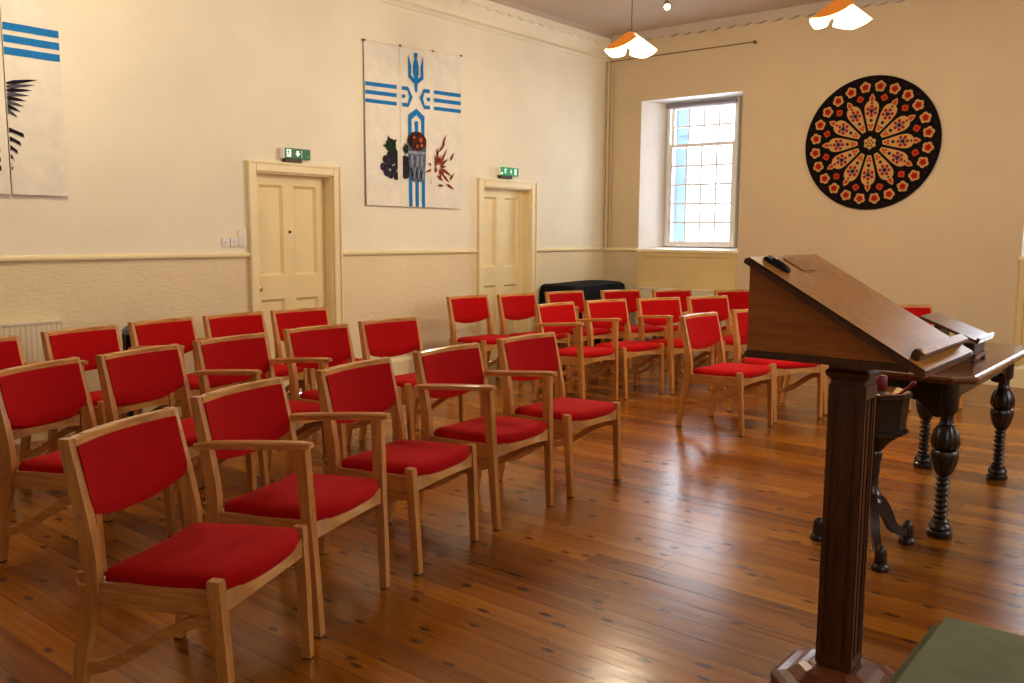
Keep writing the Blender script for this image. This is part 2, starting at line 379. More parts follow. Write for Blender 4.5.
# ------------------------------------------------------------------ windows
for wi, (w0, w1) in enumerate(WINS):
    i0, i1, j0, j1 = w0+.215, w1-.165, WZ0+.035, WZ1-.02; yw = YB+DEP
    root = bpy.data.objects.new('window_%d' % (wi+1), None); COL.objects.link(root); root['kind'] = 'structure'
    f = MB()
    f.box(i0, i0+.035, yw-.10, yw, j0, j1, M_['white']); f.box(i1-.035, i1, yw-.10, yw, j0, j1, M_['white'])
    f.box(i0+.035, i1-.035, yw-.10, yw, j1-.03, j1, M_['white']); f.box(i0+.035, i1-.035, yw-.12, yw, j0, j0+.03, M_['white'])
    f.build('frame', root)
    zm = 2.475
    def sash(y, z0, z1, rows, name):
        s = MB(); a0, a1 = i0+.035, i1-.035
        s.box(a0, a0+.035, y, y+.035, z0, z1, M_['white']); s.box(a1-.035, a1, y, y+.035, z0, z1, M_['white'])
        s.box(a0+.035, a1-.035, y, y+.035, z0, z0+.035, M_['white']); s.box(a0+.035, a1-.035, y, y+.035, z1-.035, z1, M_['white'])
        for k in range(1, 4):
            x = a0+.035+(a1-a0-.07)*k/4; s.box(x-.009, x+.009, y+.004, y+.03, z0+.035, z1-.035, M_['white'])
        for k in range(1, rows):
            z = z0+.035+(z1-z0-.07)*k/rows; s.box(a0+.035, a1-.035, y+.006, y+.028, z-.009, z+.009, M_['white'])
        o = s.build(name, root)
        g = MB(); g.add([(a0+.03, y+.02, z0+.03), (a1-.03, y+.02, z0+.03), (a1-.03, y+.02, z1-.03), (a0+.03, y+.02, z1-.03)], [(0, 1, 2, 3)], M_['glass'])
        g.build('pane', o)
    sash(yw-.045, zm-.02, j1-.03, 2 if False else 2, 'upper_sash')
    sash(yw-.085, j0+.03, zm+.02, 5, 'lower_sash')
    r = MB(); r.tube([(i0+.01, yw-.14, j1-.035), (i1-.01, yw-.14, j1-.035)], .024, M_['blind'], 12)
    r.box(i0+.01, i1-.01, yw-.115, yw-.108, j1-.06, j1-.03, M_['blind']); r.build('roller_blind', root, smooth=True)
    # sill and panelled apron below
    s = MB(); s.box(w0-.02, w1+.02, YB-.03, YB+.002, WZ0-.035, WZ0, M_['cream']); struct(s.build('trim_%d' % (6+2*wi), bevel=.006))
    s = MB()
    s.box(w1-.06, w1, YB-.018, YB, .2, WZ0-.035, M_['dado_b']); s.box(w0, w0+.05, YB-.018, YB, .2, WZ0-.035, M_['dado_b'])
    s.box(w0+.05, w1-.06, YB-.012, YB, 1.15, WZ0-.035, M_['dado_b']); struct(s.build('trim_%d' % (7+2*wi)))

# stone building outside the first window
s = MB(); s.box(-9.5, -6.56, 12.2, 12.24, -1.0, 7.0, M_['stone'])
for k in range(6): s.box(-6.70, -6.53, 12.17, 12.22, -1+k*1.3, -.4+k*1.3, M_['stone'])
s.box(-6.80, -6.76, 12.15, 12.2, -1, 7, M_['white'])
struct(s.build('wall_outside'))

# ------------------------------------------------------------------ doors
def door(n, y0, y1, yo0, yo1, knob, spy):
    root = bpy.data.objects.new('door_%d' % n, None); COL.objects.link(root); root['kind'] = 'structure'
    xf = XL-.095
    a = MB(); W = M_['cream']
    zt = 1.985
    a.box(XL-.005, XL+.028, yo0, y0, 0, zt, W); a.box(XL-.005, XL+.028, y1, yo1, 0, zt, W); a.box(XL-.005, XL+.028, y0, y1, DTOP, zt, W)
    a.box(XL+.028, XL+.04, yo0-.004, yo0+.018, 0, zt+.006, W); a.box(XL+.028, XL+.04, yo1-.018, yo1+.004, 0, zt+.006, W); a.box(XL+.028, XL+.04, yo0+.018, yo1-.018, zt-.018, zt+.006, W)
    a.build('architrave', root, bevel=.004)
    j = MB(); j.box(xf-.02, XL, y0, y0+.012, 0, DTOP, W); j.box(xf-.02, XL, y1-.012, y1, 0, DTOP, W); j.box(xf-.02, XL, y0+.012, y1-.012, DTOP-.012, DTOP, W); j.build('jamb', root)
    l = MB(); D = M_['cream_d']; t = .020
    k0, k1 = y0+.012, y1-.012; w = k1-k0
    pa = (k0+.088, k0+.088+.238); pb = (k1-.088-.238, k1-.088)
    zr = [(.20, .848), (1.047, 1.806)]
    l.box(xf-.05, xf-.030, k0, k1, .008, DTOP-.012, D)
    for q0, q1 in ((k0, pa[0]), (pa[1], pb[0]), (pb[1], k1)): l.box(xf-t, xf, q0, q1, .008, DTOP-.012, D)
    for q0, q1 in (pa, pb):
        for z0, z1 in ((.008, zr[0][0]), (zr[0][1], zr[1][0]), (zr[1][1], DTOP-.012)): l.box(xf-t, xf, q0, q1, z0, z1, D)
        for z0, z1 in zr:      # bead around the panel
            e = .022; O = [(xf-.001, y, z) for y, z in ((q0, z0), (q1, z0), (q1, z1), (q0, z1))]
            I = [(xf-t-.004, y, z) for y, z in ((q0+e, z0+e), (q1-e, z0+e), (q1-e, z1-e), (q0+e, z1-e))]
            l.add(O+I, [(0, 1, 5, 4), (1, 2, 6, 5), (2, 3, 7, 6), (3, 0, 4, 7), (4, 5, 6, 7)], D)
    l.build('leaf', root, recalc=False)
    h = MB(); hy, hz = k0+.04, .945
    h.tube([(xf, hy, hz), (xf+.012, hy, hz)], .018, M_['knob' if knob else 'bracket'], 16)
    if knob:
        h.tube([(xf+.012, hy, hz), (xf+.035, hy, hz), (xf+.04, hy, hz), (xf+.055, hy, hz), (xf+.066, hy, hz), (xf+.070, hy, hz)], [.010, .010, .020, .026, .020, .008], M_['knob'], 16)
        h.box(xf, xf+.004, hy-.009, hy+.009, hz-.085, hz-.045, M_['bracket'])
    h.build('handle', root, smooth=True)
    if spy:
        e = MB(); e.tube([(xf, 4.69, 1.415), (xf+.006, 4.69, 1.415)], .012, M_['rubber'], 14); e.build('peephole', root)
door(1, 4.289, 5.080, 4.214, 5.156, True, True)
door(2, 7.089, 7.905, 6.993, 7.988, False, False)

# ------------------------------------------------------------------ chairs
def post_x(z):
    pts = [(0, -.244), (.20, -.212), (.38, -.176), (.45, -.170), (.55, -.180), (.82, -.242)]
    for (a, xa), (c, xc) in zip(pts, pts[1:]):
        if z <= c: return xa+(xc-xa)*(z-a)/(c-a)
    return pts[-1][1]

def make_chair(arms):
    root = bpy.data.objects.new('wooden_armchair' if arms else 'wooden_chair', None); COL.objects.link(root); root.empty_display_size = .1
    W, Wx, Wy, R = M_['beech'], M_['beech_x'], M_['beech_y'], M_['red']
    # back posts
    for s in (-1, 1):
        p = MB(); zs = [0.006, .10, .20, .30, .38, .42, .46, .52, .60, .70, .80, .822]
        wd = [.034, .036, .042, .050, .056, .056, .054, .050, .046, .042, .038, .036]
        p.sweep([(post_x(z), s*(.2440-.0080*max(0, (z-.42)/.40)), z) for z in zs], wd, .030, W)
        for z in (.60, .74):   # two screw heads in the side
            p.tube([(post_x(z), s*.250, z), (post_x(z), s*(.2615-.0080*(z-.42)/.40), z)], .0065, M_['plug'], 8)
        p.box(post_x(0)-.015, post_x(0)+.015, s*.2435-.013, s*.2435+.013, 0, .008, M_['rubber'])
        p.build('back_post', root, smooth=True)
    # front legs
    for s in (-1, 1):
        p = MB()
        if arms:
            p.sweep([(.2583, s*.232, .006), (.245, s*.240, .25), (.232, s*.246, .45), (.224, s*.252, .60), (.220, s*.256, .684)], [.030, .036, .042, .044, .046], [.030, .032, .034, .034, .034], W)
        else:
            p.sweep([(.2583, s*.230, .006), (.245, s*.236, .25), (.2320, s*.240, .442), (.2315, s*.240, .452)], [.030, .036, .040, .036], [.030, .033, .034, .030], W)
        p.box(.2583-.013, .2583+.013, s*.231-.013, s*.231+.013, 0, .008, M_['rubber'])
        p.build('leg', root, smooth=True)
    # side rails, front rail, back rail
    for s in (-1, 1):
        p = MB(); p.box(-.165, .222, s*.236-.011, s*.236+.011, .344, .417, Wx, T=lambda q: (q[0], q[1], q[2]-(.222-q[0])*.035)); p.build('side_rail', root, bevel=.003)
    p = MB(); n = 14; rs = []
    for i in range(n+1):
        u = -1+2*i/n; y = u*.225; x = .236+.030*(1-u*u); zl = .352+.022*(1-u*u)
        rs.append([(x-.012, y, zl), (x+.012, y, zl), (x+.012, y, .414), (x-.012, y, .414)])
    p.rings(rs, Wy); p.build('front_rail', root, smooth=True)
    p = MB(); p.box(-.180, -.158, -.234, .234, .335, .398, Wy); p.build('back_rail', root, bevel=.003)
    # seat cushion
    out = []
    def add(x, y): out.append((x, y))
    nb = 10
    for i in range(nb+1): add(-.150, .218-.436*i/nb)                 # back edge, left to right
    for i in range(1, 10): add(-.150+.345*i/10, -.218-.016*math.sin(PI*(i/10)**1.2)-.004*i/10)
    for i in range(nb+11):
        u = -1+2*i/(nb+10); add(.238+.048*(1-abs(u)**2.6), u*.229)
    for i in range(1, 10): add(.205-.345*i/10, .222-.004*i/10+.016*math.sin(PI*(1-i/10)**1.2))
    c = Vector((.05, 0))
    def ring(ins, z, crown=0):
        r = []
        for x, y in out:
            d = Vector((x, y))-c; k = max(0, 1-ins/d.length); q = c+d*k; r.append((q.x, q.y, z-(.25-q.x)*.035))
        return r
    p = MB(); p.rings([ring(.03, .404), ring(.005, .408), ring(0, .419), ring(.002, .434), ring(.010, .447), ring(.026, .456), ring(.06, .462), ring(.14, .465)], R)
    p.build('seat', root, smooth=True)
    # backrest
    def back_pt(u, z, off):
        x = post_x(z)+.004+off-.030*(1-u*u); return x
    p = MB(); nu, nv = 16, 10; front = []; rear = []
    for i in range(nu+1):
        u = -1+2*i/nu; y = u*.2270; zb = .604-.042*(1-abs(u)**2.2)**.9; zt = .798
        fr, rr = [], []
        for j in range(nv+1):
            t = j/nv; z = zb+(zt-zb)*t
            e = min(1, min(t, 1)*6)**.5 if t < .17 else 1
            fr.append((back_pt(u, z, .008+.014*e), y, z)); rr.append((back_pt(u, z, -.004-.006*e), y, z))
        front.append(fr); rear.append(rr)
    rs = []
    for i in range(nu+1): rs.append(front[i]+rear[i][::-1])
    p.rings(rs, R); p.build('backrest', root, smooth=True)
    p = MB(); rs = []
    for i in range(nu+1):
        u = -1+2*i/nu; y = u*.2280; q = [(.018, .796), (.018, .817), (.013, .821), (-.012, .821), (-.015, .796)]
        rs.append([(back_pt(u, .81, o), y, z) for o, z in q])
    p.rings(rs, Wy)
    if not arms or True:
        x = back_pt(-.72, .81, .002); p.lathe((x, -.168, .8205), [(.008, 0), (.008, .0012)], M_['bracket'], 10)
    p.build('top_rail', root, smooth=True)
    # curved side stretchers
    for s in (-1, 1):
        p = MB(); rs = []; n = 16
        for i in range(n+1):
            t = i/n; x = -.222+.462*t; z = .138+.198*(t*t*(3-2*t)*1.0); y = s*(.240-.006*t); h = .019
            rs.append([(x, y-.010, z-h), (x, y+.010, z-h), (x, y+.010, z+h), (x, y-.010, z+h)])
        p.rings(rs, Wx); p.build('stretcher', root, smooth=True)
    p = MB(); p.tube([(-.185, -.258, .400), (-.198, -.266, .402), (-.204, -.268, .420), (-.200, -.266, .438), (-.188, -.258, .440)], .004, M_['beech_y'], 6)
    p.build('linking_bracket', root, smooth=True, label='small pale linking loop')
    if arms:
        for s in (-1, 1):
            p = MB(); rs = []; n = 12
            for i in range(n+1):
                t = i/n; x = -.225+.490*t; w = .044+.004*math.sin(PI*t)-(.010 if i in (0, n) else 0); y = s*.266; z = .650+.046*t**.8
                h = .013 if 0 < i < n else .009
                q = [(-w/2, -h), (w/2, -h), (w/2, h*.5), (w/2-.006, h), (-w/2+.006, h), (-w/2, h*.5)]
                rs.append([(x, y+a, z+c_) for a, c_ in q])
            p.rings(rs, Wx); p.build('armrest', root, smooth=True)
    return root

def copy_tree(o, parent=None):
    c = o.copy(); COL.objects.link(c)
    if parent: c.parent = parent
    for ch in list(o.children): copy_tree(ch, c)
    return c

protos = {False: make_chair(False), True: make_chair(True)}; used = {False: False, True: False}
CH = [
 # left block, front row
 ('A', 0, -2.4365, 1.4272, 24.6, 'armless red-upholstered wooden chair nearest the camera at the left front'),
 ('B', 1, -2.7107, 2.0087, 17.8, 'red wooden armchair second in the front row beside the nearest armless chair'),
 ('C', 0, -2.8362, 2.6732, 11.0, 'armless red chair in the front row between the two wooden armchairs'),
 ('D', 1, -2.9190, 3.3469, 3.7, 'red wooden armchair second from the aisle end of the front row'),
 ('E', 0, -2.9407, 4.0273, -0.5, 'armless red chair at the aisle end of the front row'),
 # left block, middle row
 ('F', 0, -3.8850, 1.7650, 24.0, 'red chair cut by the left photo edge behind the nearest chair'),
 ('G', 0, -4.0197, 2.2935, 15.4, 'armless red chair second from the left in the middle row'),
 ('H', 1, -4.1525, 2.8811, 8.5, 'red wooden armchair in the middle row, the only one there with arms'),
 ('I', 0, -4.2455, 3.5365, 2.0, 'armless red chair in the middle row just right of its armchair'),
 ('P', 0, -4.2728, 4.1583, -2.9, 'armless red chair at the aisle end of the middle row'),
 # left block, rear row
 ('K', 1, -5.02, 1.90, 17.0, 'red armchair cut by the left photo edge in the rear row by the radiator'),
 ('L', 0, -5.2082, 2.5364, 12.2, 'armless red chair in the rear row in front of the left radiator end'),
 ('M', 1, -5.3640, 3.1450, 10.3, 'red armchair in the rear row just right of the grey metal frame'),
 ('N', 0, -5.3970, 3.7000, 4.1, 'red chair in the rear row left of the first door, below the switches'),
 ('O', 0, -5.3831, 4.2506, -2.4, 'red chair standing in front of the first cream door'),
 # right block, rear row
 ('Q', 0, -5.4309, 6.2360, -4.7, 'red chair left of the second door, at the near end of the far rear row'),
 ('R', 0, -5.2680, 6.7731, -6.3, 'red chair standing in front of the second cream door'),
 ('S', 1, -5.1641, 7.4079, -12.7, 'red chair in front of the left half of the black covered piano'),
 ('T', 0, -4.8872, 8.0075, -21.0, 'red chair in front of the right end of the black covered piano'),
 ('U', 0, -4.5051, 8.4209, -23.7, 'red chair in front of the radiator under the window'),
 ('V', 0, -4.00, 8.86, -29.0, 'red chair at the right end of the radiator under the window, partly behind the lectern'),
 # right block, middle row
 ('W', 1, -4.2811, 6.0979, -2.2, 'red wooden armchair at the aisle end of the far middle row'),
 ('X', 0, -4.1879, 6.7010, -11.9, 'armless red chair between the two armchairs of the far middle row'),
 ('Y', 1, -3.9652, 7.2214, -19.9, 'red wooden armchair third along the far middle row'),
 ('Z', 0, -3.7270, 7.7480, -20.0, 'armless red chair fourth along the far middle row, behind the isolated front chairs'),
 # right block, front row
 ('AA', 0, -2.8632, 6.0100, -2.1, 'armless red chair alone at the near end of the far front row'),
 ('BB', 0, -2.7566, 6.6739, -25.2, 'red chair half hidden by the lectern, beside the lone far front chair'),
 ('DD', 0, -2.55, 7.25, -30.0, 'red chair almost wholly behind the lectern, one leg showing beside its column'),
 ('CC', 0, -2.02, 7.90, -42.0, 'red chair beyond the dark table, its back showing above the lectern board'),
]
for key, arms, x, y, deg, lab in CH:
    arms = bool(arms)
    o = protos[arms] if not used[arms] else copy_tree(protos[arms])
    if not used[arms]: used[arms] = True; first = o
    o.location = (x, y, 0); o.rotation_euler = (0, 0, math.radians(deg))
    tag(o, lab, 'chair', 'red upholstered wooden chairs')

# ------------------------------------------------------------------ lectern
L = thing('lectern', 'tall oak lectern with sloping reading board on a square column', 'lectern', (-.87, 2.70, 0))
b = MB()
def clip_sq(a, c, z): return [(x, y, z) for x, y in ((a, a-c), (a-c, a), (-a+c, a), (-a, a-c), (-a, -a+c), (-a+c, -a), (a-c, -a), (a, -a+c))]
b.rings([clip_sq(.176, .080, 0), clip_sq(.180, .080, .012), clip_sq(.178, .079, .030), clip_sq(.160, .070, .038), clip_sq(.134, .058, .042), clip_sq(.122, .052, .050), clip_sq(.104, .042, .068), clip_sq(.080, .03, .076), clip_sq(.070, .02, .080)], M_['oak_base'])
b.build('base', L, bevel=.003)
b = MB(); b.box(-.050, .050, -.050, .050, .078, 1.0, M_['oak_d'])
for s in (-1, 1):       # raised stiles leave a sunk panel on every face
    for q in (-.044, -.020, .020, .044):
        w = .006 if abs(q) > .03 else .003
        b.box(q-w, q+w, s*.050, s*.055, .12, .93, M_['oak_d']); b.box(s*.050, s*.055, q-w, q+w, .12, .93, M_['oak_d'])
    b.box(-.05, .05, s*.050, s*.055, .93, .97, M_['oak_d']); b.box(s*.050, s*.055, -.05, .05, .93, .97, M_['oak_d'])
    b.box(-.05, .05, s*.050, s*.055, .085, .12, M_['oak_d']); b.box(s*.050, s*.055, -.05, .05, .085, .12, M_['oak_d'])
b.build('column', L)
b = MB(); b.rings([clip_sq(.054, .006, .985), clip_sq(.064, .006, .997), clip_sq(.066, .006, 1.010), clip_sq(.058, .006, 1.018), clip_sq(.058, .006, 1.04), clip_sq(.070, .006, 1.062)], M_['oak_d']); b.build('capital', L)
def toL(p): return (p[0]+.87, p[1]-2.70, p[2])
y0, y1 = 2.435, 2.935
b = MB()
prof = [(-1.097, 1.075), (-.625, 1.075), (-.607, 1.068), (-1.097, 1.346)]
vs = [toL((x, y0, z)) for x, z in prof]+[toL((x, y1, z)) for x, z in prof]
b.add(vs, [(3, 2, 1, 0), (4, 5, 6, 7), (0, 1, 5, 4), (1, 2, 6, 5), (2, 3, 7, 6), (3, 0, 4, 7)], M_['oak_side'])
b.build('desk_box', L, bevel=.002)
b = MB(); b.box(-1.102+.87, -.640+.87, y0-.008-2.70, y1+.008-2.70, 1.058, 1.080, M_['oak_d']); b.build('bottom_moulding', L, bevel=.005)
# sloping board
A, Bp = Vector((-1.099, 0, 1.355)), Vector((-.593, 0, 1.066)); d = (Bp-A).normalized(); nrm = Vector((-d.z, 0, d.x)); 
if nrm.z < 0: nrm = -nrm
def onboard(t, y, h=0):
    p = A+d*t+nrm*h; return toL((p.x, y, p.z))
LB = (Bp-A).length
def board_box(bb, t0, t1, ya, yb, h0, h1, mat):
    vs = [onboard(t, y, h) for h in (h0, h1) for y in (ya, yb) for t in (t0, t1)]
    bb.add(vs, [(0, 2, 3, 1), (4, 5, 7, 6), (0, 1, 5, 4), (2, 6, 7, 3), (0, 4, 6, 2), (1, 3, 7, 5)], mat)
b = MB(); board_box(b, 0, LB, 2.414, 2.950, -.022, -.005, M_['oak_d']); board_box(b, .003, LB-.003, 2.417, 2.947, -.005, 0, M_['oak']); b.build('reading_board', L, bevel=.003)
b = MB()
lt = LB-.040
board_box(b, lt-.022, lt, 2.45, 2.935, 0, .010, M_['oak_d']); board_box(b, lt-.016, lt-.002, 2.45, 2.935, .010, .020, M_['oak'])
board_box(b, lt-.024, lt+.006, 2.450, 2.935, .020, .028, M_['oak'])
for yy in (2.452,):
    vs = []
    for i in range(12):
        a = 2*PI*i/12; vs.append((.010*math.cos(a)-.004, .018+.015*math.sin(a)))
    b.add([onboard(lt-.01+u, yy-.014, h) for u, h in vs]+[onboard(lt-.01+u, yy+.014, h) for u, h in vs], [tuple(range(12)), tuple(range(12, 24))]+[(i, (i+1) % 12, 12+(i+1) % 12, 12+i) for i in range(12)], M_['oak_d'])
b.build('book_ledge', L, bevel=.002)
def world_board(t, y, h):
    p = A+d*t+nrm*h; return (p.x, y, p.z)
# small black object and clear card lying on the board
b = MB(); rs = []
for k in range(9):
    q = k/8; t = .022+.082*q; w = .017*math.sin(PI*(.12+.80*q))**.6; hh = .020*math.sin(PI*(.10+.75*q))**.7; yc = 2.495+.012*q
    rs.append([world_board(t, yc+w*math.cos(a), .001+max(0, hh*math.sin(a))) for a in [PI*j/8 for j in range(9)]])
b.rings(rs, M_['black']); 
rs = []
for k in range(4):
    t = .030+.016*k/3; rs.append([world_board(t, 2.497+.0155*math.cos(a), .0035+.0165*math.sin(a)) for a in [PI*(.2+.6*j/6) for j in range(7)]])
b.rings(rs, M_['steel'], closed=False, caps=False)
tag(b.build('black_clip', smooth=True), 'small black rounded gadget lying on the upper edge of the lectern board', 'gadget')
b = MB(); pts = [(.028, 2.628), (.026, 2.70), (.072, 2.742), (.094, 2.738), (.100, 2.728), (.098, 2.640), (.090, 2.632)]
pts = [(.026, 2.625), (.026, 2.715), (.092, 2.735), (.098, 2.728), (.098, 2.640), (.092, 2.633)]
b.add([world_board(t, y, .0006) for t, y in pts]+[world_board(t, y, .0036) for t, y in pts], [tuple(range(6)), tuple(range(6, 12))]+[(i, (i+1) % 6, 6+(i+1) % 6, 6+i) for i in range(6)], M_['plate'])
tag(b.build('plastic_card'), 'thin clear plastic card lying flat on the lectern board', 'card')

# ------------------------------------------------------------------ table
T = thing('carved_table', 'dark carved wooden table with twisted legs behind the lectern', 'table', (-1.195, 5.08, 0))
tx0, tx1, ty0, ty1, tz = -.335, .335, -.785, .80, .786
def oct_(e, z, c=.085): return [(x, y, z) for x, y in ((tx1+e-c, ty0-e), (tx1+e, ty0-e+c), (tx1+e, ty1+e-c), (tx1+e-c, ty1+e), (tx0-e+c, ty1+e), (tx0-e, ty1+e-c), (tx0-e, ty0-e+c), (tx0-e+c, ty0-e))]
b = MB(); b.rings([oct_(-.03, tz-.042), oct_(-.012, tz-.038), oct_(-.006, tz-.026), oct_(0, tz-.024), oct_(.004, tz-.016), oct_(0, tz-.006), oct_(-.012, tz-.004), oct_(-.020, tz)], M_['dark_top'])
b.build('tabletop', T)
lx, ly = .205, .650
b = MB(); z0, z1 = tz-.13, tz-.040
b.box(-lx, lx, -ly-.02, -ly+.02, z0, z1, M_['dark']); b.box(-lx, lx, ly-.02, ly+.02, z0, z1, M_['dark'])
b.box(-lx-.02, -lx+.02, -ly, ly, z0, z1, M_['dark']); b.box(lx-.02, lx+.02, -ly, ly, z0, z1, M_['dark'])
b.build('apron', T, bevel=.004)
for sx in (-1, 1):
    for sy in (-1, 1):
        # scrolled corner brackets under the apron
        br = MB()
        q = [(0, tz-.05), (.17, tz-.05), (.17, tz-.135), (.13, tz-.145), (.09, tz-.17), (.06, tz-.21), (.035, tz-.215), (0, tz-.20)]
        vs = [(sx*lx-.018, sy*(ly-a), z) for a, z in q]+[(sx*lx+.018, sy*(ly-a), z) for a, z in q]; n = len(q)
        br.add(vs, [tuple(range(n)), tuple(range(n, 2*n))]+[(i, (i+1) % n, n+(i+1) % n, n+i) for i in range(n)], M_['dark'])
        vs = [(sx*(lx-a), sy*ly-.018, z) for a, z in q]+[(sx*(lx-a), sy*ly+.018, z) for a, z in q]
        br.add(vs, [tuple(range(n)), tuple(range(n, 2*n))]+[(i, (i+1) % n, n+(i+1) % n, n+i) for i in range(n)], M_['dark'])
        br.build('bracket', T)
        lg = MB(); c = (sx*lx, sy*ly, 0)
        lg.lathe(c, [(.050, 0), (.056, .006), (.056, .026), (.046, .036), (.052, .046), (.048, .058), (.038, .068), (.040, .078), (.032, .088)], M_['dark'], 24)
        prof = [(.0275, .085+.222*i/72) for i in range(73)]
        lg.lathe(c, prof, M_['dark'], 20, mod=lambda a, z: 1+.17*math.cos(a-2*PI*z/.0265))
        lg.lathe(c, [(.030, .300), (.036, .308), (.052, .345), (.060, .385), (.061, .405), (.054, .418), (.040, .424)], M_['dark'], 32, mod=lambda a, z: 1+.03*math.cos(8*a))
        lg.lathe(c, [(.038, .422), (.054, .430), (.062, .450), (.061, .475), (.054, .505), (.040, .530), (.032, .538)], M_['dark'], 40, mod=lambda a, z: 1+.045*math.cos(14*a))
        lg.lathe(c, [(.030, .535), (.034, .545), (.028, .560), (.030, .590), (.044, .605), (.046, .62), (.046, .74)], M_['dark'], 20)
        lg.build('leg', T, smooth=True)

# book rest on the table
R = thing('book_rest', 'small sloping wooden book rest standing on the dark table', 'book rest', (-1.10, 5.02, .7865))
b = MB(); ax, az, bx, bz = -.145, .220, .135, .110
dd = Vector((bx-ax, 0, bz-az)); dl = dd.length; dd.normalize(); nn = Vector((-dd.z, 0, dd.x))
def rb(bb, t0, t1, ya, yb, h0, h1, mat):
    vs = []
    for h in (h0, h1):
        for y in (ya, yb):
            for t in (t0, t1):
                p = Vector((ax, 0, az))+dd*t+nn*h; vs.append((p.x, y, p.z))
    bb.add(vs, [(0, 2, 3, 1), (4, 5, 7, 6), (0, 1, 5, 4), (2, 6, 7, 3), (0, 4, 6, 2), (1, 3, 7, 5)], mat)
rb(b, 0, dl, -.170, .180, -.014, 0, M_['dark_top']); b.build('sloping_board', R, bevel=.002)
b = MB(); rb(b, dl-.012, dl+.004, -.170, .180, -.016, .014, M_['dark_top']); b.build('ledge', R, bevel=.002)
b = MB()
b.box(-.10, .110, -.12, .12, .035, .092, M_['dark']); b.box(-.112, .122, -.13, .13, .012, .035, M_['dark_top']); b.build('base', R, bevel=.003)
b = MB(); b.box(-.09, -.06, -.10, .10, .10, .18, M_['dark']); b.build('prop', R)
for sx in (-.105, .105):
    for sy in (-.12, .12):
        b = MB(); b.lathe((sx, sy, 0), [(.010, 0), (.014, .004), (.012, .013)], M_['dark'], 10); b.build('foot', R, smooth=True)

# ------------------------------------------------------------------ tripod font
F = thing('pedestal_font', 'small dark octagonal wooden box on a tripod pedestal behind the lectern', 'font', (-1.188, 4.011, 0))
b = MB(); r8 = PI/8
b.lathe((0, 0, 0), [(.085, .520), (.100, .530), (.120, .545), (.140, .553), (.140, .566), (.128, .572), (.128, .600), (.136, .700), (.140, .712), (.148, .718), (.148, .728), (.130, .730), (.126, .726), (.11, .66)], M_['dark'], 8, rot=r8)
b.build('bowl', F)
b = MB(); b.lathe((0, 0, 0), [(.124, .715), (.140, .7305), (.142, .736), (.132, .739), (.120, .728), (.08, .700), (.01, .695)], M_['brass'], 8, rot=r8); b.build('rim', F, label='shiny brass rim and lining')
b = MB(); b.lathe((0, 0, 0), [(.030, .20), (.045, .215), (.050, .235), (.040, .250), (.044, .270), (.030, .290), (.028, .33), (.034, .42), (.040, .45), (.034, .465), (.046, .48), (.060, .50), (.085, .525)], M_['dark'], 20); b.build('stem', F, smooth=True)
for pos in ((-1.414, 4.006), (-1.071, 3.80), (-1.079, 4.226)):
    vx, vy = pos[0]+1.188, pos[1]-4.011; dr = Vector((vx, vy)); ln = dr.length; dr.normalize(); sd = Vector((-dr.y, dr.x))
    b = MB(); pr = [(.015, .240, .028), (.045, .225, .030), (.080, .190, .027), (.110, .145, .024), (.135, .100, .021), (.165, .075, .020), (.195, .065, .019), (ln, .060, .019)]
    rs = []
    for i, (r, z, h) in enumerate(pr):
        ctr = dr*r; w = .016
        a0 = math.atan2(pr[min(i+1, len(pr)-1)][1]-pr[max(i-1, 0)][1], pr[min(i+1, len(pr)-1)][0]-pr[max(i-1, 0)][0])
        ux, uz = -math.sin(a0), math.cos(a0)
        rs.append([(ctr.x+sd.x*s*w+dr.x*ux*q*h, ctr.y+sd.y*s*w+dr.y*ux*q*h, z+uz*q*h) for s, q in ((-1, -1), (1, -1), (1, 1), (-1, 1))])
    b.rings(rs, M_['dark'])
    b.lathe((dr.x*ln, dr.y*ln, 0), [(.036, 0), (.038, .010), (.034, .022), (.026, .030), (.025, .075), (.022, .092), (.012, .106), (.003, .110)], M_['dark'], 14)
    b.build('foot', F, smooth=True)
c = thing('red_candle', 'dark red candle stub standing in the pedestal bowl behind the lectern', 'candle', (-1.165, 3.985, .697))
b = MB(); b.lathe((0, 0, 0), [(.030, 0), (.034, .006), (.020, .012), (.018, .040), (.024, .046)], M_['steel'], 14); b.build('holder', c, smooth=True)
b = MB(); b.lathe((0, 0, 0), [(.024, .046), (.028, .056), (.027, .100), (.022, .112), (.006, .116)], M_['darkred'], 16); b.build('wax', c, smooth=True)
b = MB(); b.tube([(-1.135, 3.98, .712), (-1.085, 3.985, .735), (-1.045, 3.99, .772), (-1.032, 3.99, .787), (-1.022, 3.99, .790)], [.006, .007, .008, .011, .006], M_['darkred'], 10)
tag(b.build('red_stick', smooth=True), 'short dark red stick leaning out over the pedestal bowl rim', 'stick')

# low dark stool behind the lectern column
S = thing('low_stool', 'low dark wooden stool almost hidden behind the lectern column', 'stool', (-1.64, 5.07, 0))
b = MB(); b.box(-.10, .10, -.06, .06, .10, .125, M_['dark']); b.build('seat', S, bevel=.004)
for sx in (-.09, .09):
    for sy in (-.05, .05):
        b = MB(); b.lathe((sx, sy, 0), [(.020, 0), (.022, .012), (.014, .03), (.012, .10)], M_['dark'], 10); b.build('leg', S, smooth=True)

# ------------------------------------------------------------------ green bench
G = thing('upholstered_bench', 'green-topped low bench at the bottom right beside the lectern', 'bench', (-.115, 1.965, 0))
b = MB(); b.box(-.415, .45, -.50, .44, .37, .45, M_['green']); b.build('cushion', G, smooth=True, bevel=.030, seg=5)
b = MB(); b.box(-.36, .40, -.45, .385, .30, .372, M_['oak_d']); b.build('frame', G, bevel=.004)
for sx in (-.33, .37):
    for sy in (-.42, .355):
        b = MB(); b.sweep([(sx, sy, 0), (sx, sy, .30)], [.035, .045], [.035, .045], M_['oak_d']); b.build('leg', G)

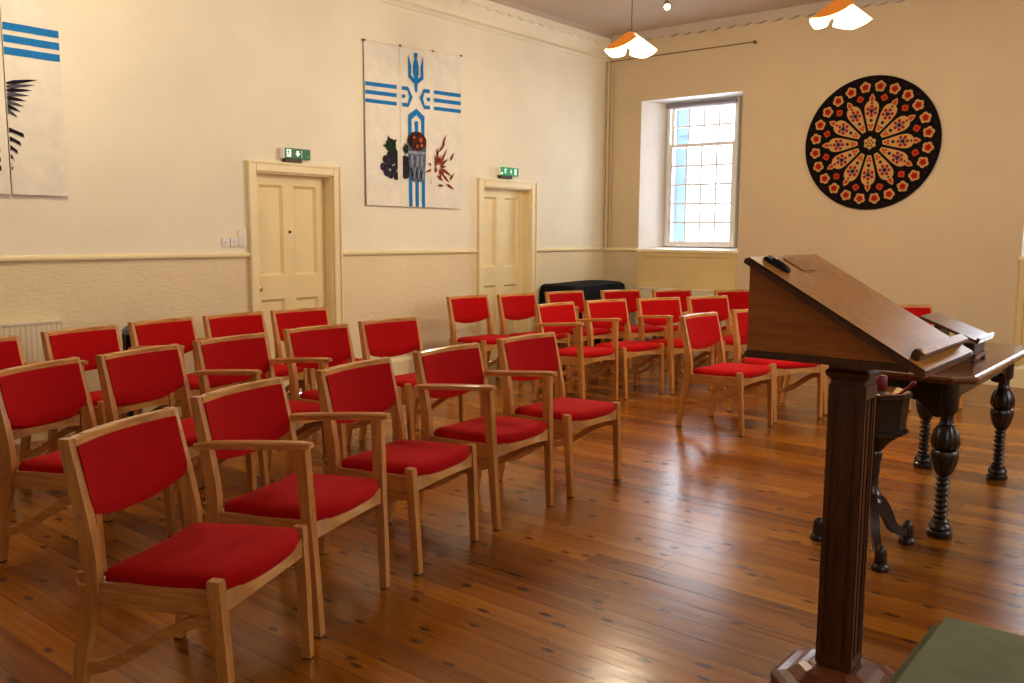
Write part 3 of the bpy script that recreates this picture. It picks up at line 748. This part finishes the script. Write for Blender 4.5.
# ------------------------------------------------------------------ covered piano in the corner
P = thing('covered_piano', 'upright piano hidden under a black cloth in the far corner', 'piano', (-5.88, 8.58, 0))
b = MB(); b.box(-.28, .16, -.50, .50, .03, .835, M_['black_cloth']); b.build('case', P, smooth=True, bevel=.02, seg=3)
b = MB(); rs = []
nx = 20
for i in range(nx+1):
    y = -.53+1.06*i/nx; zt = .846+.006*math.sin(5*y); w = .010*math.sin(19*y); e = 0 if 0 < i < nx else .02
    rs.append([(-.285, y, .10), (-.285, y, zt-.02-e), (-.27, y, zt-e), (-.04, y, zt-e+.008), (.16, y, zt-e-.002), (.185, y, zt-.02-e), (.19, y, zt-.10), (.20+w*.5, y, .45), (.21+w, y, .10)])
b.rings(rs, M_['black_cloth']); b.build('cover', P, smooth=True, label='black cloth cover hanging in soft folds')
b = MB(); b.box(.16, .30, -.48, .49, .52, .68, M_['black_cloth']); b.build('keyboard', P, smooth=True, bevel=.02, seg=3)

# grey frame between two rear chairs
b = MB(); yy = 3.03; x = -5.93
b.tube([(x, yy-.028, 0), (x, yy-.028, .70), (x, yy-.022, .735), (x, yy, .755), (x, yy+.022, .735), (x, yy+.028, .70), (x, yy+.028, 0)], .012, M_['steel'], 10)
b.box(x-.006, x+.006, yy-.018, yy+.018, .05, .70, M_['black']); b.box(x-.02, x+.02, yy-.03, yy+.03, .70, .735, M_['steel'])
tag(b.build('metal_frame', smooth=True), 'narrow grey metal frame with rounded top between two rear chairs', 'frame')

# ------------------------------------------------------------------ radiators
def radiator(name, label, loc, rz, length, z0, z1):
    r = thing(name, label, 'radiator', loc, rz)       # local x along wall, -y into the room
    b = MB(); n = max(2, int(length/.033)); dep = .07
    pts = []
    for i in range(n):
        x0 = length*i/n; s = length/n
        pts += [(x0, -dep), (x0+s*.45, -dep), (x0+s*.55, -dep+.003), (x0+s*.95, -dep+.003)]
    pts += [(length, -dep), (length, -.012), (0, -.012)]
    vs = [(x, y, z0) for x, y in pts]+[(x, y, z1) for x, y in pts]; m = len(pts)
    b.add(vs, [tuple(range(m))[::-1], tuple(range(m, 2*m))]+[(i, (i+1) % m, m+(i+1) % m, m+i) for i in range(m)], M_['rad'])
    b.build('panel', r)
    b = MB(); b.box(-.005, length+.005, -dep-.008, -.006, z1, z1+.022, M_['rad']); b.build('top_grille', r, bevel=.004)
    for x in (.10, length-.10):
        b = MB(); b.tube([(x, -.04, -.0), (x, -.04, z0+.01)], .010, M_['rad'], 8); b.build('pipe', r, smooth=True)
radiator('radiator', 'cream panel radiator on the left wall, behind the rear chairs', (XL, 1.25, 0), PI/2, 1.43, .14, .795)
radiator('radiator', 'cream panel radiator under the window in the far corner', (-5.66, YB-.012, 0), 0, 1.26, .16, .755)

# ------------------------------------------------------------------ light switches
for (y0, y1, z0, z1, lab, kind) in ((3.968, 4.037, 1.297, 1.366, 'leftmost of the two low white switches beside the first door', 1), (4.041, 4.112, 1.297, 1.366, 'white switch second from the left beside the first door', 1), (4.116, 4.192, 1.297, 1.362, 'white switch touching the first door frame, below another plate', 1), (4.116, 4.192, 1.368, 1.430, 'pale blank plate above the switch next to the first door frame', 0)):
    t = thing('light_switch', lab, 'switch', (XL, (y0+y1)/2, (z0+z1)/2), group='switch plates beside the first door')
    w, h = (y1-y0)/2, (z1-z0)/2
    b = MB(); b.box(0, .014, -w, w, -h, h, M_['white' if kind else 'acrylic']); b.build('plate', t, bevel=.003)
    b = MB()
    if kind: b.box(.014, .020, -.009, .009, -.014, .008, M_['acrylic'])
    else: b.box(.014, .016, -.020, .020, -.010, .010, M_['acrylic'])
    b.build('rocker' if kind else 'centre_plate', t)

# ------------------------------------------------------------------ exit signs
def man(poly, ox, oz, s):     # running figure, polygons in (y,z)
    def P(pts): poly([(ox+a*s, oz+c_*s) for a, c_ in pts])
    P([(.10+.045*math.cos(k*PI/4), .42+.045*math.sin(k*PI/4)) for k in range(8)])
    P([(-.06, .34), (.06, .36), (.03, .12), (-.07, .14)]); P([(.05, .36), (.20, .24), (.17, .20), (.03, .30)])
    P([(-.05, .34), (-.20, .26), (-.18, .21), (-.03, .28)]); P([(.03, .15), (.15, .02), (.06, -.16), (.01, -.14), (.07, .01), (-.06, .12)])
    P([(-.06, .15), (.0, .12), (-.09, -.02), (-.24, -.08), (-.25, -.03), (-.12, .03)])
def exit_sign(label, y0, y1, z0, z1, kind):
    t = thing('exit_sign', label, 'sign', (XL+.0, (y0+y1)/2, z0-.032), group='green exit signs over the doors')
    oy, oz = (y0+y1)/2, z0-.032
    b = MB(); b.box(.010, .055, y0-oy, y1-oy, z0-oz, z1-oz, M_['exitgreen_d' if kind == 1 else 'exitgreen'])
    face = .0556; lay = [0]
    def poly(mat):
        def f(pts):
            lay[0] += 1
            b.add([(face+.00008*lay[0], y-oy, z-oz) for y, z in pts], [tuple(range(len(pts)))], M_[mat])
        return f
    h = z1-z0
    def rect(a0, a1, c0, c1, mat): poly(mat)([(a0, c0), (a1, c0), (a1, c1), (a0, c1)])
    def arrow(yc, mat='exitwhite', w=.022, shaft=.008):
        poly(mat)([(yc-shaft, z1-.018), (yc-shaft, z0+.045), (yc-w, z0+.045), (yc, z0+.014), (yc+w, z0+.045), (yc+shaft, z0+.045), (yc+shaft, z1-.018)])
    if kind == 1:
        rect(y0+.022, y0+.068, z0+.012, z1-.010, 'exitwhite'); man(poly('exitgreen_d'), y0+.042, z0+.034, .085)
        arrow(y0+.135, w=.026, shaft=.014); rect(y0+.174, y0+.178, z0+.008, z1-.012, 'exitwhite')
        rect(y1-.035, y1-.008, z0+.008, z0+.030, 'exitgreen')
    else:
        man(poly('exitwhite'), y0+.085, z0+.030, .115); rect(y0+.012, y0+.040, z0+.008, z0+.032, 'exitwhite')
        arrow(y0+.180, w=.018, shaft=.006); rect(y1-.070, y1-.036, z0+.010, z1-.012, 'exitwhite')
    b.build('panel', t, recalc=False)
    b = MB(); e = .006
    b.box(.004, .058, y0-oy-.013, y0-oy-.001, z0-oz-.002, z1-oz+.002, M_['acrylic']); b.build('end_cap', t); b = MB(); b.box(.004, .058, y1-oy+.001, y1-oy+.012, z0-oz-.002, z1-oz+.002, M_['acrylic']); b.build('end_cap', t)
    b = MB(); b.box(.002, .045, y0-oy+.02, y0-oy+(y1-y0)*.70, 0.0, .031, M_['bracket']); b.build('bracket', t)
exit_sign('green exit sign above the first door, nearest the camera', 4.545, 4.808, 2.022, 2.106, 1)
exit_sign('green exit sign above the second door, near the corner', 7.312, 7.620, 2.034, 2.120, 2)

# ------------------------------------------------------------------ banners
def banner(label, strips, ztop, zbot, shear, paint, amp, margins):
    t = thing('wall_banner', label, 'banner', (XL, 0, 0), group='white cloth banners on the left wall')
    ym = (strips[0][0]+strips[-1][1])/2
    def Z(y, z): return z+(y-ym)*shear*(z-zbot)/(ztop-zbot)
    for k, (y0, y1) in enumerate(strips):
        b = MB(); nu, nz = 10, 14
        def xof(y, z):
            u = (y-y0)/(y1-y0); q = (ztop-z)/(ztop-zbot)
            return .016+amp*math.sin(u*9+k*2+q*2.2)*(.3+.7*q)+(.010*q)+(.003 if k == 1 else 0)
        g = [[(xof(y0+(y1-y0)*i/nu, ztop+(zbot-ztop)*j/nz), y0+(y1-y0)*i/nu, Z(y0+(y1-y0)*i/nu, ztop+(zbot-ztop)*j/nz)) for i in range(nu+1)] for j in range(nz+1)]
        b.add([p for r in g for p in r], [(j*(nu+1)+i, (j+1)*(nu+1)+i, (j+1)*(nu+1)+i+1, j*(nu+1)+i+1) for j in range(nz) for i in range(nu)], M_['cloth'])
        # hem
        hz = [zbot-.004, zbot+.02, zbot+.045]
        g = [[(xof(y0+(y1-y0)*i/nu, z)+.003, y0+(y1-y0)*i/nu, Z(y0+(y1-y0)*i/nu, z)) for i in range(nu+1)] for z in hz]
        b.add([p for r in g for p in r], [(j*(nu+1)+i, j*(nu+1)+i+1, (j+1)*(nu+1)+i+1, (j+1)*(nu+1)+i) for j in range(2) for i in range(nu)], M_['cloth'])
        m0, m1 = margins[k]
        lay = [0]
        def poly(pts, mat):
            # clip to the strip, subdivide nothing: follow the cloth per vertex
            q = pts
            for side, lim in ((1, y0+m0), (-1, y1-m1)):
                out = []
                for i in range(len(q)):
                    a, c = q[i], q[(i+1) % len(q)]; ia = side*(a[0]-lim) >= 0; ic = side*(c[0]-lim) >= 0
                    if ia: out.append(a)
                    if ia != ic:
                        s = (lim-a[0])/(c[0]-a[0]); out.append((lim, a[1]+(c[1]-a[1])*s))
                q = out
                if len(q) < 3: return
            lay[0] += 1
            xm = max(xof(y, z) for y, z in q)+.0035+.00012*lay[0]
            # split long shapes so that they follow the folds
            b.add([(xof(y, z)+.0055+.00012*lay[0], y, Z(y, z)) for y, z in q], [tuple(range(len(q)))], M_[mat])
        def bar(a0, a1, z0, z1, mat, n=None):
            a0, a1 = max(a0, y0+m0), min(a1, y1-m1)
            if a1-a0 < .004: return
            nyy = max(1, int((a1-a0)/.04)); nzz = max(1, int((z1-z0)/.1))
            for i in range(nyy):
                for j in range(nzz):
                    u0, u1 = a0+(a1-a0)*i/nyy, a0+(a1-a0)*(i+1)/nyy; v0, v1 = z0+(z1-z0)*j/nzz, z0+(z1-z0)*(j+1)/nzz
                    b.add([(xof(y, z)+.0042, y, Z(y, z)) for y, z in ((u0, v0), (u1, v0), (u1, v1), (u0, v1))], [(0, 1, 2, 3)], M_[mat])
        paint(k, poly, bar, y0, y1)
        b.build('cloth_strip', t, recalc=False)
    b = MB(); b.tube([(.016, strips[0][0]-.01, Z(strips[0][0], ztop)), (.016, strips[-1][1]+.01, Z(strips[-1][1], ztop))], .007, M_['cloth'], 8); b.build('hanging_rod', t, smooth=True)
    for (y, zz) in [(strips[0][0], 0), (strips[0][1]+.005, 0), (strips[1][1]+.005, 0), (strips[2][1], 0)]:
        b = MB(); z = Z(y, ztop); b.box(.004, .028, y-.012, y+.012, z-.006, z+.010, M_['rod']); b.build('clip', t)
    return t
ST = [(2.750, 2.785), (2.675, 2.710), (2.598, 2.632)]
def disc(c, r, n=14, sx=1, rot=0): return [(c[0]+r*sx*math.cos(rot+2*PI*i/n), c[1]+r*math.sin(rot+2*PI*i/n)) for i in range(n)]
def leafp(poly, y, z, dy, dz, w, mat):
    l = math.hypot(dy, dz); ny, nz = -dz/l*w, dy/l*w
    poly([(y, z), (y+dy*.35+ny, z+dz*.35+nz), (y+dy*.7+ny*.6, z+dz*.7+nz*.6), (y+dy, z+dz), (y+dy*.7-ny*.6, z+dz*.7-nz*.6), (y+dy*.35-ny, z+dz*.35-nz)], mat)
CY = 6.095
def paint2(k, poly, bar, y0, y1):
    random.seed(11)
    if k in (0, 2):
        for z0, z1 in ST: bar(y0, y1, z0, z1, 'blue')
    if k == 1:
        # trident
        poly([(CY-.026, 3.105), (CY+.026, 3.105), (CY+.016, 3.05), (CY-.016, 3.05)], 'blue')
        poly([(CY-.012, 3.06), (CY+.012, 3.06), (CY+.036, 2.99), (CY+.038, 2.92), (CY+.020, 2.86), (CY-.020, 2.86), (CY-.038, 2.92), (CY-.036, 2.99)], 'blue')
        for s in (-1, 1):
            poly([(CY+s*.098, 3.085), (CY+s*.060, 2.98), (CY+s*.066, 2.89), (CY+s*.100, 2.87)], 'blue')
            poly([(CY+s*.100, 2.875), (CY+s*.064, 2.895), (CY, 2.855), (CY, 2.805)], 'blue')
        poly([(CY-.012, 2.86), (CY+.012, 2.86), (CY+.020, 2.815), (CY+.014, 2.745), (CY-.014, 2.745), (CY-.020, 2.815)], 'blue')
        for s in (-1, 1):
            e = s*(-1); 
            ye = y0 if s < 0 else y1
            i1 = CY+s*.105; tip = CY+s*.045
            bar(min(ye, i1), max(ye, i1), *ST[0], 'blue'); bar(min(ye, i1), max(ye, i1), *ST[2], 'blue')
            zm = (ST[1][0]+ST[1][1])/2
            poly([(i1, ST[0][1]), (i1+s*.006, ST[0][0]), (tip+s*.046, zm), (tip, zm)], 'blue')
            poly([(i1, ST[2][0]), (i1+s*.006, ST[2][1]), (tip+s*.046, zm), (tip, zm)], 'blue')
            q = CY+s*.160
            bar(min(ye, q), max(ye, q), ST[1][0], ST[1][1], 'blue'); poly(disc((q, zm), .0175), 'blue')
        # arch and stripes
        for s in (-1, 1):
            poly([(CY, 2.592), (CY+s*.108, 2.525), (CY+s*.108, 2.47), (CY+s*.066, 2.485), (CY, 2.535)], 'blue')
            bar(min(CY+s*.064, CY+s*.108), max(CY+s*.064, CY+s*.108), 1.664, 2.49, 'blue')
        bar(CY-.022, CY+.022, 1.664, 2.455, 'blue'); poly(disc((CY, 2.455), .022), 'blue')
        # grapes half and leaf on this strip
    gy, gz = 5.845, 2.045
    for (a, c) in [(-.18, -.02), (-.15, .05), (-.14, -.07), (-.11, .0), (-.10, .09), (-.09, -.09), (-.07, .04), (-.05, -.04), (-.04, .12), (-.03, .06), (-.02, -.10), (.0, .0), (.01, .10), (.03, -.06), (.04, .05), (.07, .0), (.09, .06), (.08, -.05), (.12, .02), (.14, -.03), (.115, .055), (.10, -.085), (.17, .01)]:
        poly(disc((gy+a, gz+c), .038, 12), 'grape')
    for (a, c) in [(-.18, -.02), (-.10, .09), (-.05, -.04)]: poly(disc((gy+a-.008, gz+c+.010), .007, 8), 'inkg')
    for (cy, cz, s) in ((5.76, 2.225, 1.0), (5.955, 2.205, .62)):
        pts = []
        for i in range(20):
            r = .100*s*(1 if i % 4 == 0 else .62 if i % 2 else .66); a = PI*.62+2*PI*i/20
            pts.append((cy+r*math.cos(a), cz+r*math.sin(a)))
        # star shaped: fan from the centre
        for i in range(20): poly([(cy, cz), pts[i], pts[(i+1) % 20]], 'leaf')
    poly([(5.80, 2.15), (5.86, 2.19), (5.862, 2.178), (5.81, 2.14)], 'leaf')
    # wheat
    wy, wz = 6.395, 2.06
    for i in range(13):
        a = -1.2+i*.42; l = .09+.05*(i % 3); leafp(poly, wy+.02*math.cos(a), wz+.02*math.sin(a), l*math.cos(a), l*1.15*math.sin(a), .016, 'rust')
    for (y, z, dy, dz) in ((6.40, 2.20, .10, .10), (6.44, 2.24, .07, .14), (6.56, 2.12, .06, .09), (6.55, 1.93, .07, .08), (6.50, 1.90, .12, -.05), (6.38, 1.88, .09, .0), (6.30, 1.98, -.02, -.10), (6.29, 2.02, .03, .10), (6.27, 1.90, .08, -.03), (6.26, 2.06, .07, .04), (6.37, 1.98, .09, -.06), (6.45, 1.99, .10, -.08), (6.37, 2.14, .03, .10)):
        leafp(poly, y, z, dy, dz, .014, 'rust')
    if k == 1:
        # beaker
        poly([(CY-.125, 2.28), (CY+.125, 2.28), (CY+.112, 2.08), (CY+.098, 1.94), (CY+.06, 1.905), (CY-.06, 1.905), (CY-.098, 1.94), (CY-.112, 2.08)], 'beaker')
        poly(disc((CY, 2.285), .092, 24, 1.37), 'copper_p'); poly(disc((CY-.01, 2.285), .070, 20, 1.35), 'ink'); poly(disc((CY+.01, 2.275), .062, 20, 1.3), 'copper_p')
        for (a, c, r) in ((.05, 2.30, .022), (.06, 2.25, .018), (-.04, 2.32, .014), (0, 2.24, .014)): poly(disc((CY+a, c), r, 10), 'copper_l')
        poly([(CY-.118, 2.19), (CY+.118, 2.19), (CY+.116, 2.165), (CY-.116, 2.165)], 'beaker_l')
        for a in (-.07, 0, .06): poly([(CY+a-.010, 2.15), (CY+a+.014, 2.15), (CY+a+.010, 2.05), (CY+a-.014, 2.05)], 'beaker_l')
        for s in (-1, 0, 1): poly([(CY+s*.06-.04, 2.03), (CY+s*.06-.018, 2.03), (CY+s*.06+.008, 1.925), (CY+s*.06-.008, 1.925)], 'ink')
        for s in (-1, 0, 1): poly([(CY+s*.06+.026, 2.03), (CY+s*.06+.040, 2.03), (CY+s*.06+.012, 1.925), (CY+s*.06, 1.925)], 'beaker_l')
banner('white three-strip banner with blue cross, grey beaker, grapes and wheat', [(5.457, 5.890), (5.890, 6.322), (6.322, 6.735)], 3.148, 1.667, .045, paint2, .0012, [(.004, .045), (.022, .040), (.020, .010)])
def paint1(k, poly, bar, y0, y1):
    for z0, z1 in ((2.683, 2.729), (2.606, 2.652), (2.530, 2.576)): bar(y0, y1, z0, z1, 'blue')
    # wing feathers
    for i in range(8):
        s = i/7
        leafp(poly, 2.40, 2.20+.14*(1-s)+.0, .235-.020*i, .045*(1-s)-.010*i+.01, .013, 'inkg' if i % 2 else 'ink')
    for i in range(5):
        z = 2.06-.055*i
        poly([(2.36, z-.02), (2.44, z+.01), (2.52-.022*i, z-.02), (2.525-.022*i, z-.045), (2.45, z-.018), (2.36, z-.05)], 'ink')
banner('white banner at the left photo edge with blue stripes and a grey wing', [(1.48, 1.905), (1.92, 2.424), (2.434, 2.788)], 3.148, 1.650, .0, paint1, .0035, [(.01, .03), (.02, .05), (.004, .006)])

# ------------------------------------------------------------------ round hanging
b = MB(); RC = (-2.985, 2.350); RR = .668
def TP(u, v, h): return (RC[0]+u, YB-.030-h, RC[1]+v)
n = 96
r0 = [(RC[0]+RR*math.cos(2*PI*i/n), YB-.0005, RC[1]+RR*math.sin(2*PI*i/n)) for i in range(n)]
r1 = [TP(RR*math.cos(2*PI*i/n), RR*math.sin(2*PI*i/n), -.004) for i in range(n)]
r2 = [TP((RR-.006)*math.cos(2*PI*i/n), (RR-.006)*math.sin(2*PI*i/n), 0) for i in range(n)]
b.rings([r0, r1, r2], M_['t_black'])
def tp(pts, mat, h): b.add([TP(u, v, h) for u, v in pts], [tuple(range(len(pts)))], M_[mat])
def tfan(pts, c, mat, h):
    m = len(pts); b.add([TP(*c, h)]+[TP(u, v, h) for u, v in pts], [(0, 1+i, 1+(i+1) % m) for i in range(m)], M_[mat])
def at(r, a, dr=0, dt=0):     # polar with local offset (radial, tangential)
    return ((r+dr)*math.cos(a)-dt*math.sin(a), (r+dr)*math.sin(a)+dt*math.cos(a))
H1, H2, H3, H4 = .0012, .0020, .0028, .0036
for i in range(24):
    a = PI/2+2*PI*(i+.5)/24; c = at(.560, a)
    for j in range(5):
        t = a+2*PI*j/5; q = (c[0]+.031*math.cos(t), c[1]+.031*math.sin(t)); tp([(q[0]+0.026*math.cos(2*PI*m/14), q[1]+.026*math.sin(2*PI*m/14)) for m in range(14)], 't_cream', H1+.00006*j)
    tp([(c[0]+.033*(1+.12*math.cos(5*(2*PI*j/30-a)))*math.cos(2*PI*j/30), c[1]+.033*(1+.12*math.cos(5*(2*PI*j/30-a)))*math.sin(2*PI*j/30)) for j in range(30)], 't_orange', H2)
    tp([(c[0]+.024*(1+.2*math.cos(5*(2*PI*j/30-a)))*math.cos(2*PI*j/30), c[1]+.024*(1+.2*math.cos(5*(2*PI*j/30-a)))*math.sin(2*PI*j/30)) for j in range(30)], 't_red', H3)
    a2 = PI/2+2*PI*i/24; c = at(.630, a2); tp([(c[0]+.014*math.cos(2*PI*j/6), c[1]+.014*math.sin(2*PI*j/6)) for j in range(6)], 't_dkred', H1)
for i in range(12):
    a = PI/2+2*PI*(i+.5)/12
    tp([at(.455, a, .042, 0), at(.455, a, .022, .022), at(.455, a, 0, .040), at(.455, a, -.022, .022), at(.455, a, -.036, 0), at(.455, a, -.022, -.022), at(.455, a, 0, -.040), at(.455, a, .022, -.022)], 't_orange', H1)
    tp([at(.455, a, .022, 0), at(.455, a, 0, .020), at(.455, a, -.02, 0), at(.455, a, 0, -.020)], 't_red', H2)
    a = PI/2+2*PI*i/12
    half = [(.122, .018), (.16, .030), (.22, .046), (.28, .062), (.33, .070), (.365, .070), (.395, .058), (.412, .040), (.420, .026), (.440, .030), (.455, .026), (.482, .008)]
    pts = [at(r, a, 0, w) for r, w in half]+[at(.490, a)]+[at(r, a, 0, -w) for r, w in half[::-1]]
    tfan(pts, at(.30, a), 't_cream', H1)
    tp([at(.418, a, 0, .014), at(.445, a, 0, .019), at(.478, a), at(.445, a, 0, -.019), at(.418, a, 0, -.014)], 't_orange', H2)
    c = at(.318, a)
    for j in range(6):
        t = a+2*PI*j/6; q = (c[0]+.043*math.cos(t), c[1]+.043*math.sin(t)); tp([(q[0]+.017*math.cos(2*PI*m/10), q[1]+.017*math.sin(2*PI*m/10)) for m in range(10)], 't_red', H2)
    tp([(c[0]+.032*math.cos(2*PI*m/16), c[1]+.032*math.sin(2*PI*m/16)) for m in range(16)], 't_lilac', H3)
    tp([(c[0]+.029*math.cos(a+PI+2*PI*m/3), c[1]+.029*math.sin(a+PI+2*PI*m/3)) for m in range(3)], 't_dkred', H4)
    for r, s_ in ((.225, .017), (.398, .011)):
        c = at(r, a); tp([(c[0]+s_*math.cos(2*PI*m/10), c[1]+s_*math.sin(2*PI*m/10)) for m in range(10)], 't_navy', H2)
    for dr, dt in ((.012, .014), (.012, -.014), (-.012, 0)):
        c = at(.165, a, dr, dt); tp([(c[0]+.013*math.cos(2*PI*m/10), c[1]+.013*math.sin(2*PI*m/10)) for m in range(10)], 't_orange', H2)
tp([(.112*math.cos(2*PI*m/40), .112*math.sin(2*PI*m/40)) for m in range(40)], 't_black', H2)
tfan([((.058*(1+.14*math.cos(6*(2*PI*m/48))))*math.cos(2*PI*m/48+PI/2), (.058*(1+.14*math.cos(6*2*PI*m/48)))*math.sin(2*PI*m/48+PI/2)) for m in range(48)], (0, 0), 't_cream', H3)
for m in range(7):
    c = (0, 0) if m == 6 else (.030*math.cos(2*PI*m/6), .030*math.sin(2*PI*m/6)); tp([(c[0]+.009*math.cos(2*PI*q/8), c[1]+.009*math.sin(2*PI*q/8)) for q in range(8)], 't_dkred', H4)
tag(b.build('round_tapestry', recalc=False), 'large round black hanging with a rose pattern of cream petals and red flowers', 'wall hanging')

# ------------------------------------------------------------------ lamps
def pendant(label, x, y, z):
    t = thing('pendant_lamp', label, 'lamp', (x, y, z), math.radians(-5), 'pendant lamps hanging from the ceiling')
    def surf(u, q, off):
        r = .022+.158*q; w = (.018+.118*q)*u; zz = .172-.158*q**1.06+.026*u*u*q
        return (r-.014*u*u*q+off*.6, w, zz+off)
    wm = MB(); om = MB()
    for k in range(4):
        ca, sa = math.cos(k*PI/2), math.sin(k*PI/2)
        def put(mb, t0, t1, off, mat, bulge=0):
            nu, nq = 8, 8; vs = []
            for j in range(nq+1):
                for i in range(nu+1):
                    u = -1+2*i/nu; q = t0+(t1(u)-t0)*j/nq; p = surf(u*1.15+.25 if bulge else u, q, off); vs.append((p[0]*ca-p[1]*sa, p[0]*sa+p[1]*ca, p[2]))
            mb.add(vs, [(j*(nu+1)+i, j*(nu+1)+i+1, (j+1)*(nu+1)+i+1, (j+1)*(nu+1)+i) for j in range(nq) for i in range(nu)], mat)
        put(wm, 0, lambda u: 1.0-.06*abs(u), 0, M_['shade_w'])
        if k in (1, 3): put(om, 0, lambda u: .84-.14*u, .009, M_['shade_o'], 1)
    wm.build('diffuser', t, smooth=True, recalc=False, label='glowing white lower flaps'); om.build('shade', t, smooth=True, recalc=False, label='orange upper panels')
    c = MB(); c.tube([(0, 0, .17), (0, 0, ZC-z)], .0035, M_['bracket'], 6); c.build('cord', t)
    c = MB(); c.lathe((0, 0, ZC-z-.03), [(.035, .030), (.035, .012), (.012, 0)][::-1], M_['white'], 14); c.build('ceiling_rose', t, smooth=True)
    c = MB(); c.lathe((0, 0, .05), [(.005, 0), (.022, .010), (.030, .030), (.026, .052), (.014, .075), (.013, .11)], M_['shade_w'], 14); c.build('bulb', t, smooth=True)
    return t
def point(loc, energy, col, size=.08):
    l = bpy.data.lights.new('lamp_light', 'POINT'); l.energy = energy; l.color = col; l.shadow_soft_size = size
    o = bpy.data.objects.new('lamp_light', l); o.location = loc; COL.objects.link(o); return o
WARM = (1.0, .855, .65)
LAMPS = [(-3.783, 6.07, 2.79), (-2.163, 6.07, 2.79)]
pendant('orange and white pendant lamp hanging near the far left corner', *LAMPS[0])
pendant('orange and white pendant lamp at the top edge above the round hanging', *LAMPS[1])
for (x, y, z) in LAMPS: point((x, y, z-.06), 84, WARM, .10)
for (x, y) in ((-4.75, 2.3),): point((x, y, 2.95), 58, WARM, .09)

S = thing('ceiling_spotlight', 'small bright spotlight on the ceiling near the far corner', 'spotlight', (-4.66, 8.13, ZC-.02))
b = MB(); b.tube([(0, 0, 0), (0, 0, -.05)], .014, M_['spot_b'], 10); b.build('stem', S)
b = MB(); dv = Vector((.35, -.45, -.55)).normalized(); b.tube([tuple(Vector((0, 0, -.06))-dv*.03), tuple(Vector((0, 0, -.06))+dv*.05)], [.022, .034], M_['spot_b'], 14); b.build('housing', S, smooth=True)
b = MB(); b.tube([tuple(Vector((0, 0, -.06))+dv*.045), tuple(Vector((0, 0, -.06))+dv*.062), tuple(Vector((0, 0, -.06))+dv*.070)], [.033, .030, .012], M_['spot'], 14); b.build('lens', S, smooth=True)

# ------------------------------------------------------------------ daylight
def area(loc, rot, sx, sy, energy, col):
    l = bpy.data.lights.new('daylight', 'AREA'); l.shape = 'RECTANGLE'; l.size = sx; l.size_y = sy; l.energy = energy; l.color = col
    o = bpy.data.objects.new('daylight', l); o.location = loc; o.rotation_euler = rot; COL.objects.link(o); return o
COOL = (.84, .91, 1.0)
for (d0, d1), e in zip(RW, (8, 34)): area((XR+.10, (d0+d1)/2, 2.1), (0, PI/2, 0), 1.9, d1-d0-.1, e, COOL)
for (w0, w1) in WINS: area(((w0+w1)/2, YB+DEP+.12, 2.15), (-PI/2, 0, 0), 1.0, 1.7, 34, COOL)

w = bpy.data.worlds.new('overcast'); SC.world = w; w.use_nodes = True
bg = w.node_tree.nodes['Background']; nt = w.node_tree
tc = N(nt, 'ShaderNodeTexCoord'); sp = N(nt, 'ShaderNodeSeparateXYZ'); nt.links.new(tc.outputs['Generated'], sp.inputs[0])
nt.links.new(ramp(nt, sp.outputs['Z'], [(.0, (.80, .86, .95)), (.5, (.95, .97, 1.0))]), bg.inputs['Color'])
bg.inputs['Strength'].default_value = 3.2

# ------------------------------------------------------------------ camera
f_px, pitch, roll, yaw, ch = 882.7128, .121741, .0064475, .685209, 1.41447
cy, sy, cp, spt = math.cos(yaw), math.sin(yaw), math.cos(pitch), math.sin(pitch)
fw = Vector((-sy*cp, cy*cp, -spt)); right = Vector((cy, sy, 0)); up = right.cross(fw)
cr, sr = math.cos(roll), math.sin(roll)
r2 = right*cr+up*sr; u2 = up*cr-right*sr
cam = bpy.data.cameras.new('camera'); co = bpy.data.objects.new('camera', cam); COL.objects.link(co)
mt = Matrix((r2, u2, -fw)).transposed().to_4x4(); mt.translation = Vector((0, 0, ch)); co.matrix_world = mt
cam.sensor_fit = 'HORIZONTAL'; cam.sensor_width = 36.0; cam.lens = f_px*36.0/1024.0; cam.clip_start = .05; cam.clip_end = 100
SC.camera = co
SC.view_settings.view_transform = 'Standard'; SC.view_settings.look = 'None'; SC.view_settings.exposure = 0.0; SC.view_settings.gamma = .90
SC.cycles.use_denoising = True
SC.cycles.max_bounces = 8; SC.cycles.diffuse_bounces = 5; SC.cycles.sample_clamp_indirect = 6.0
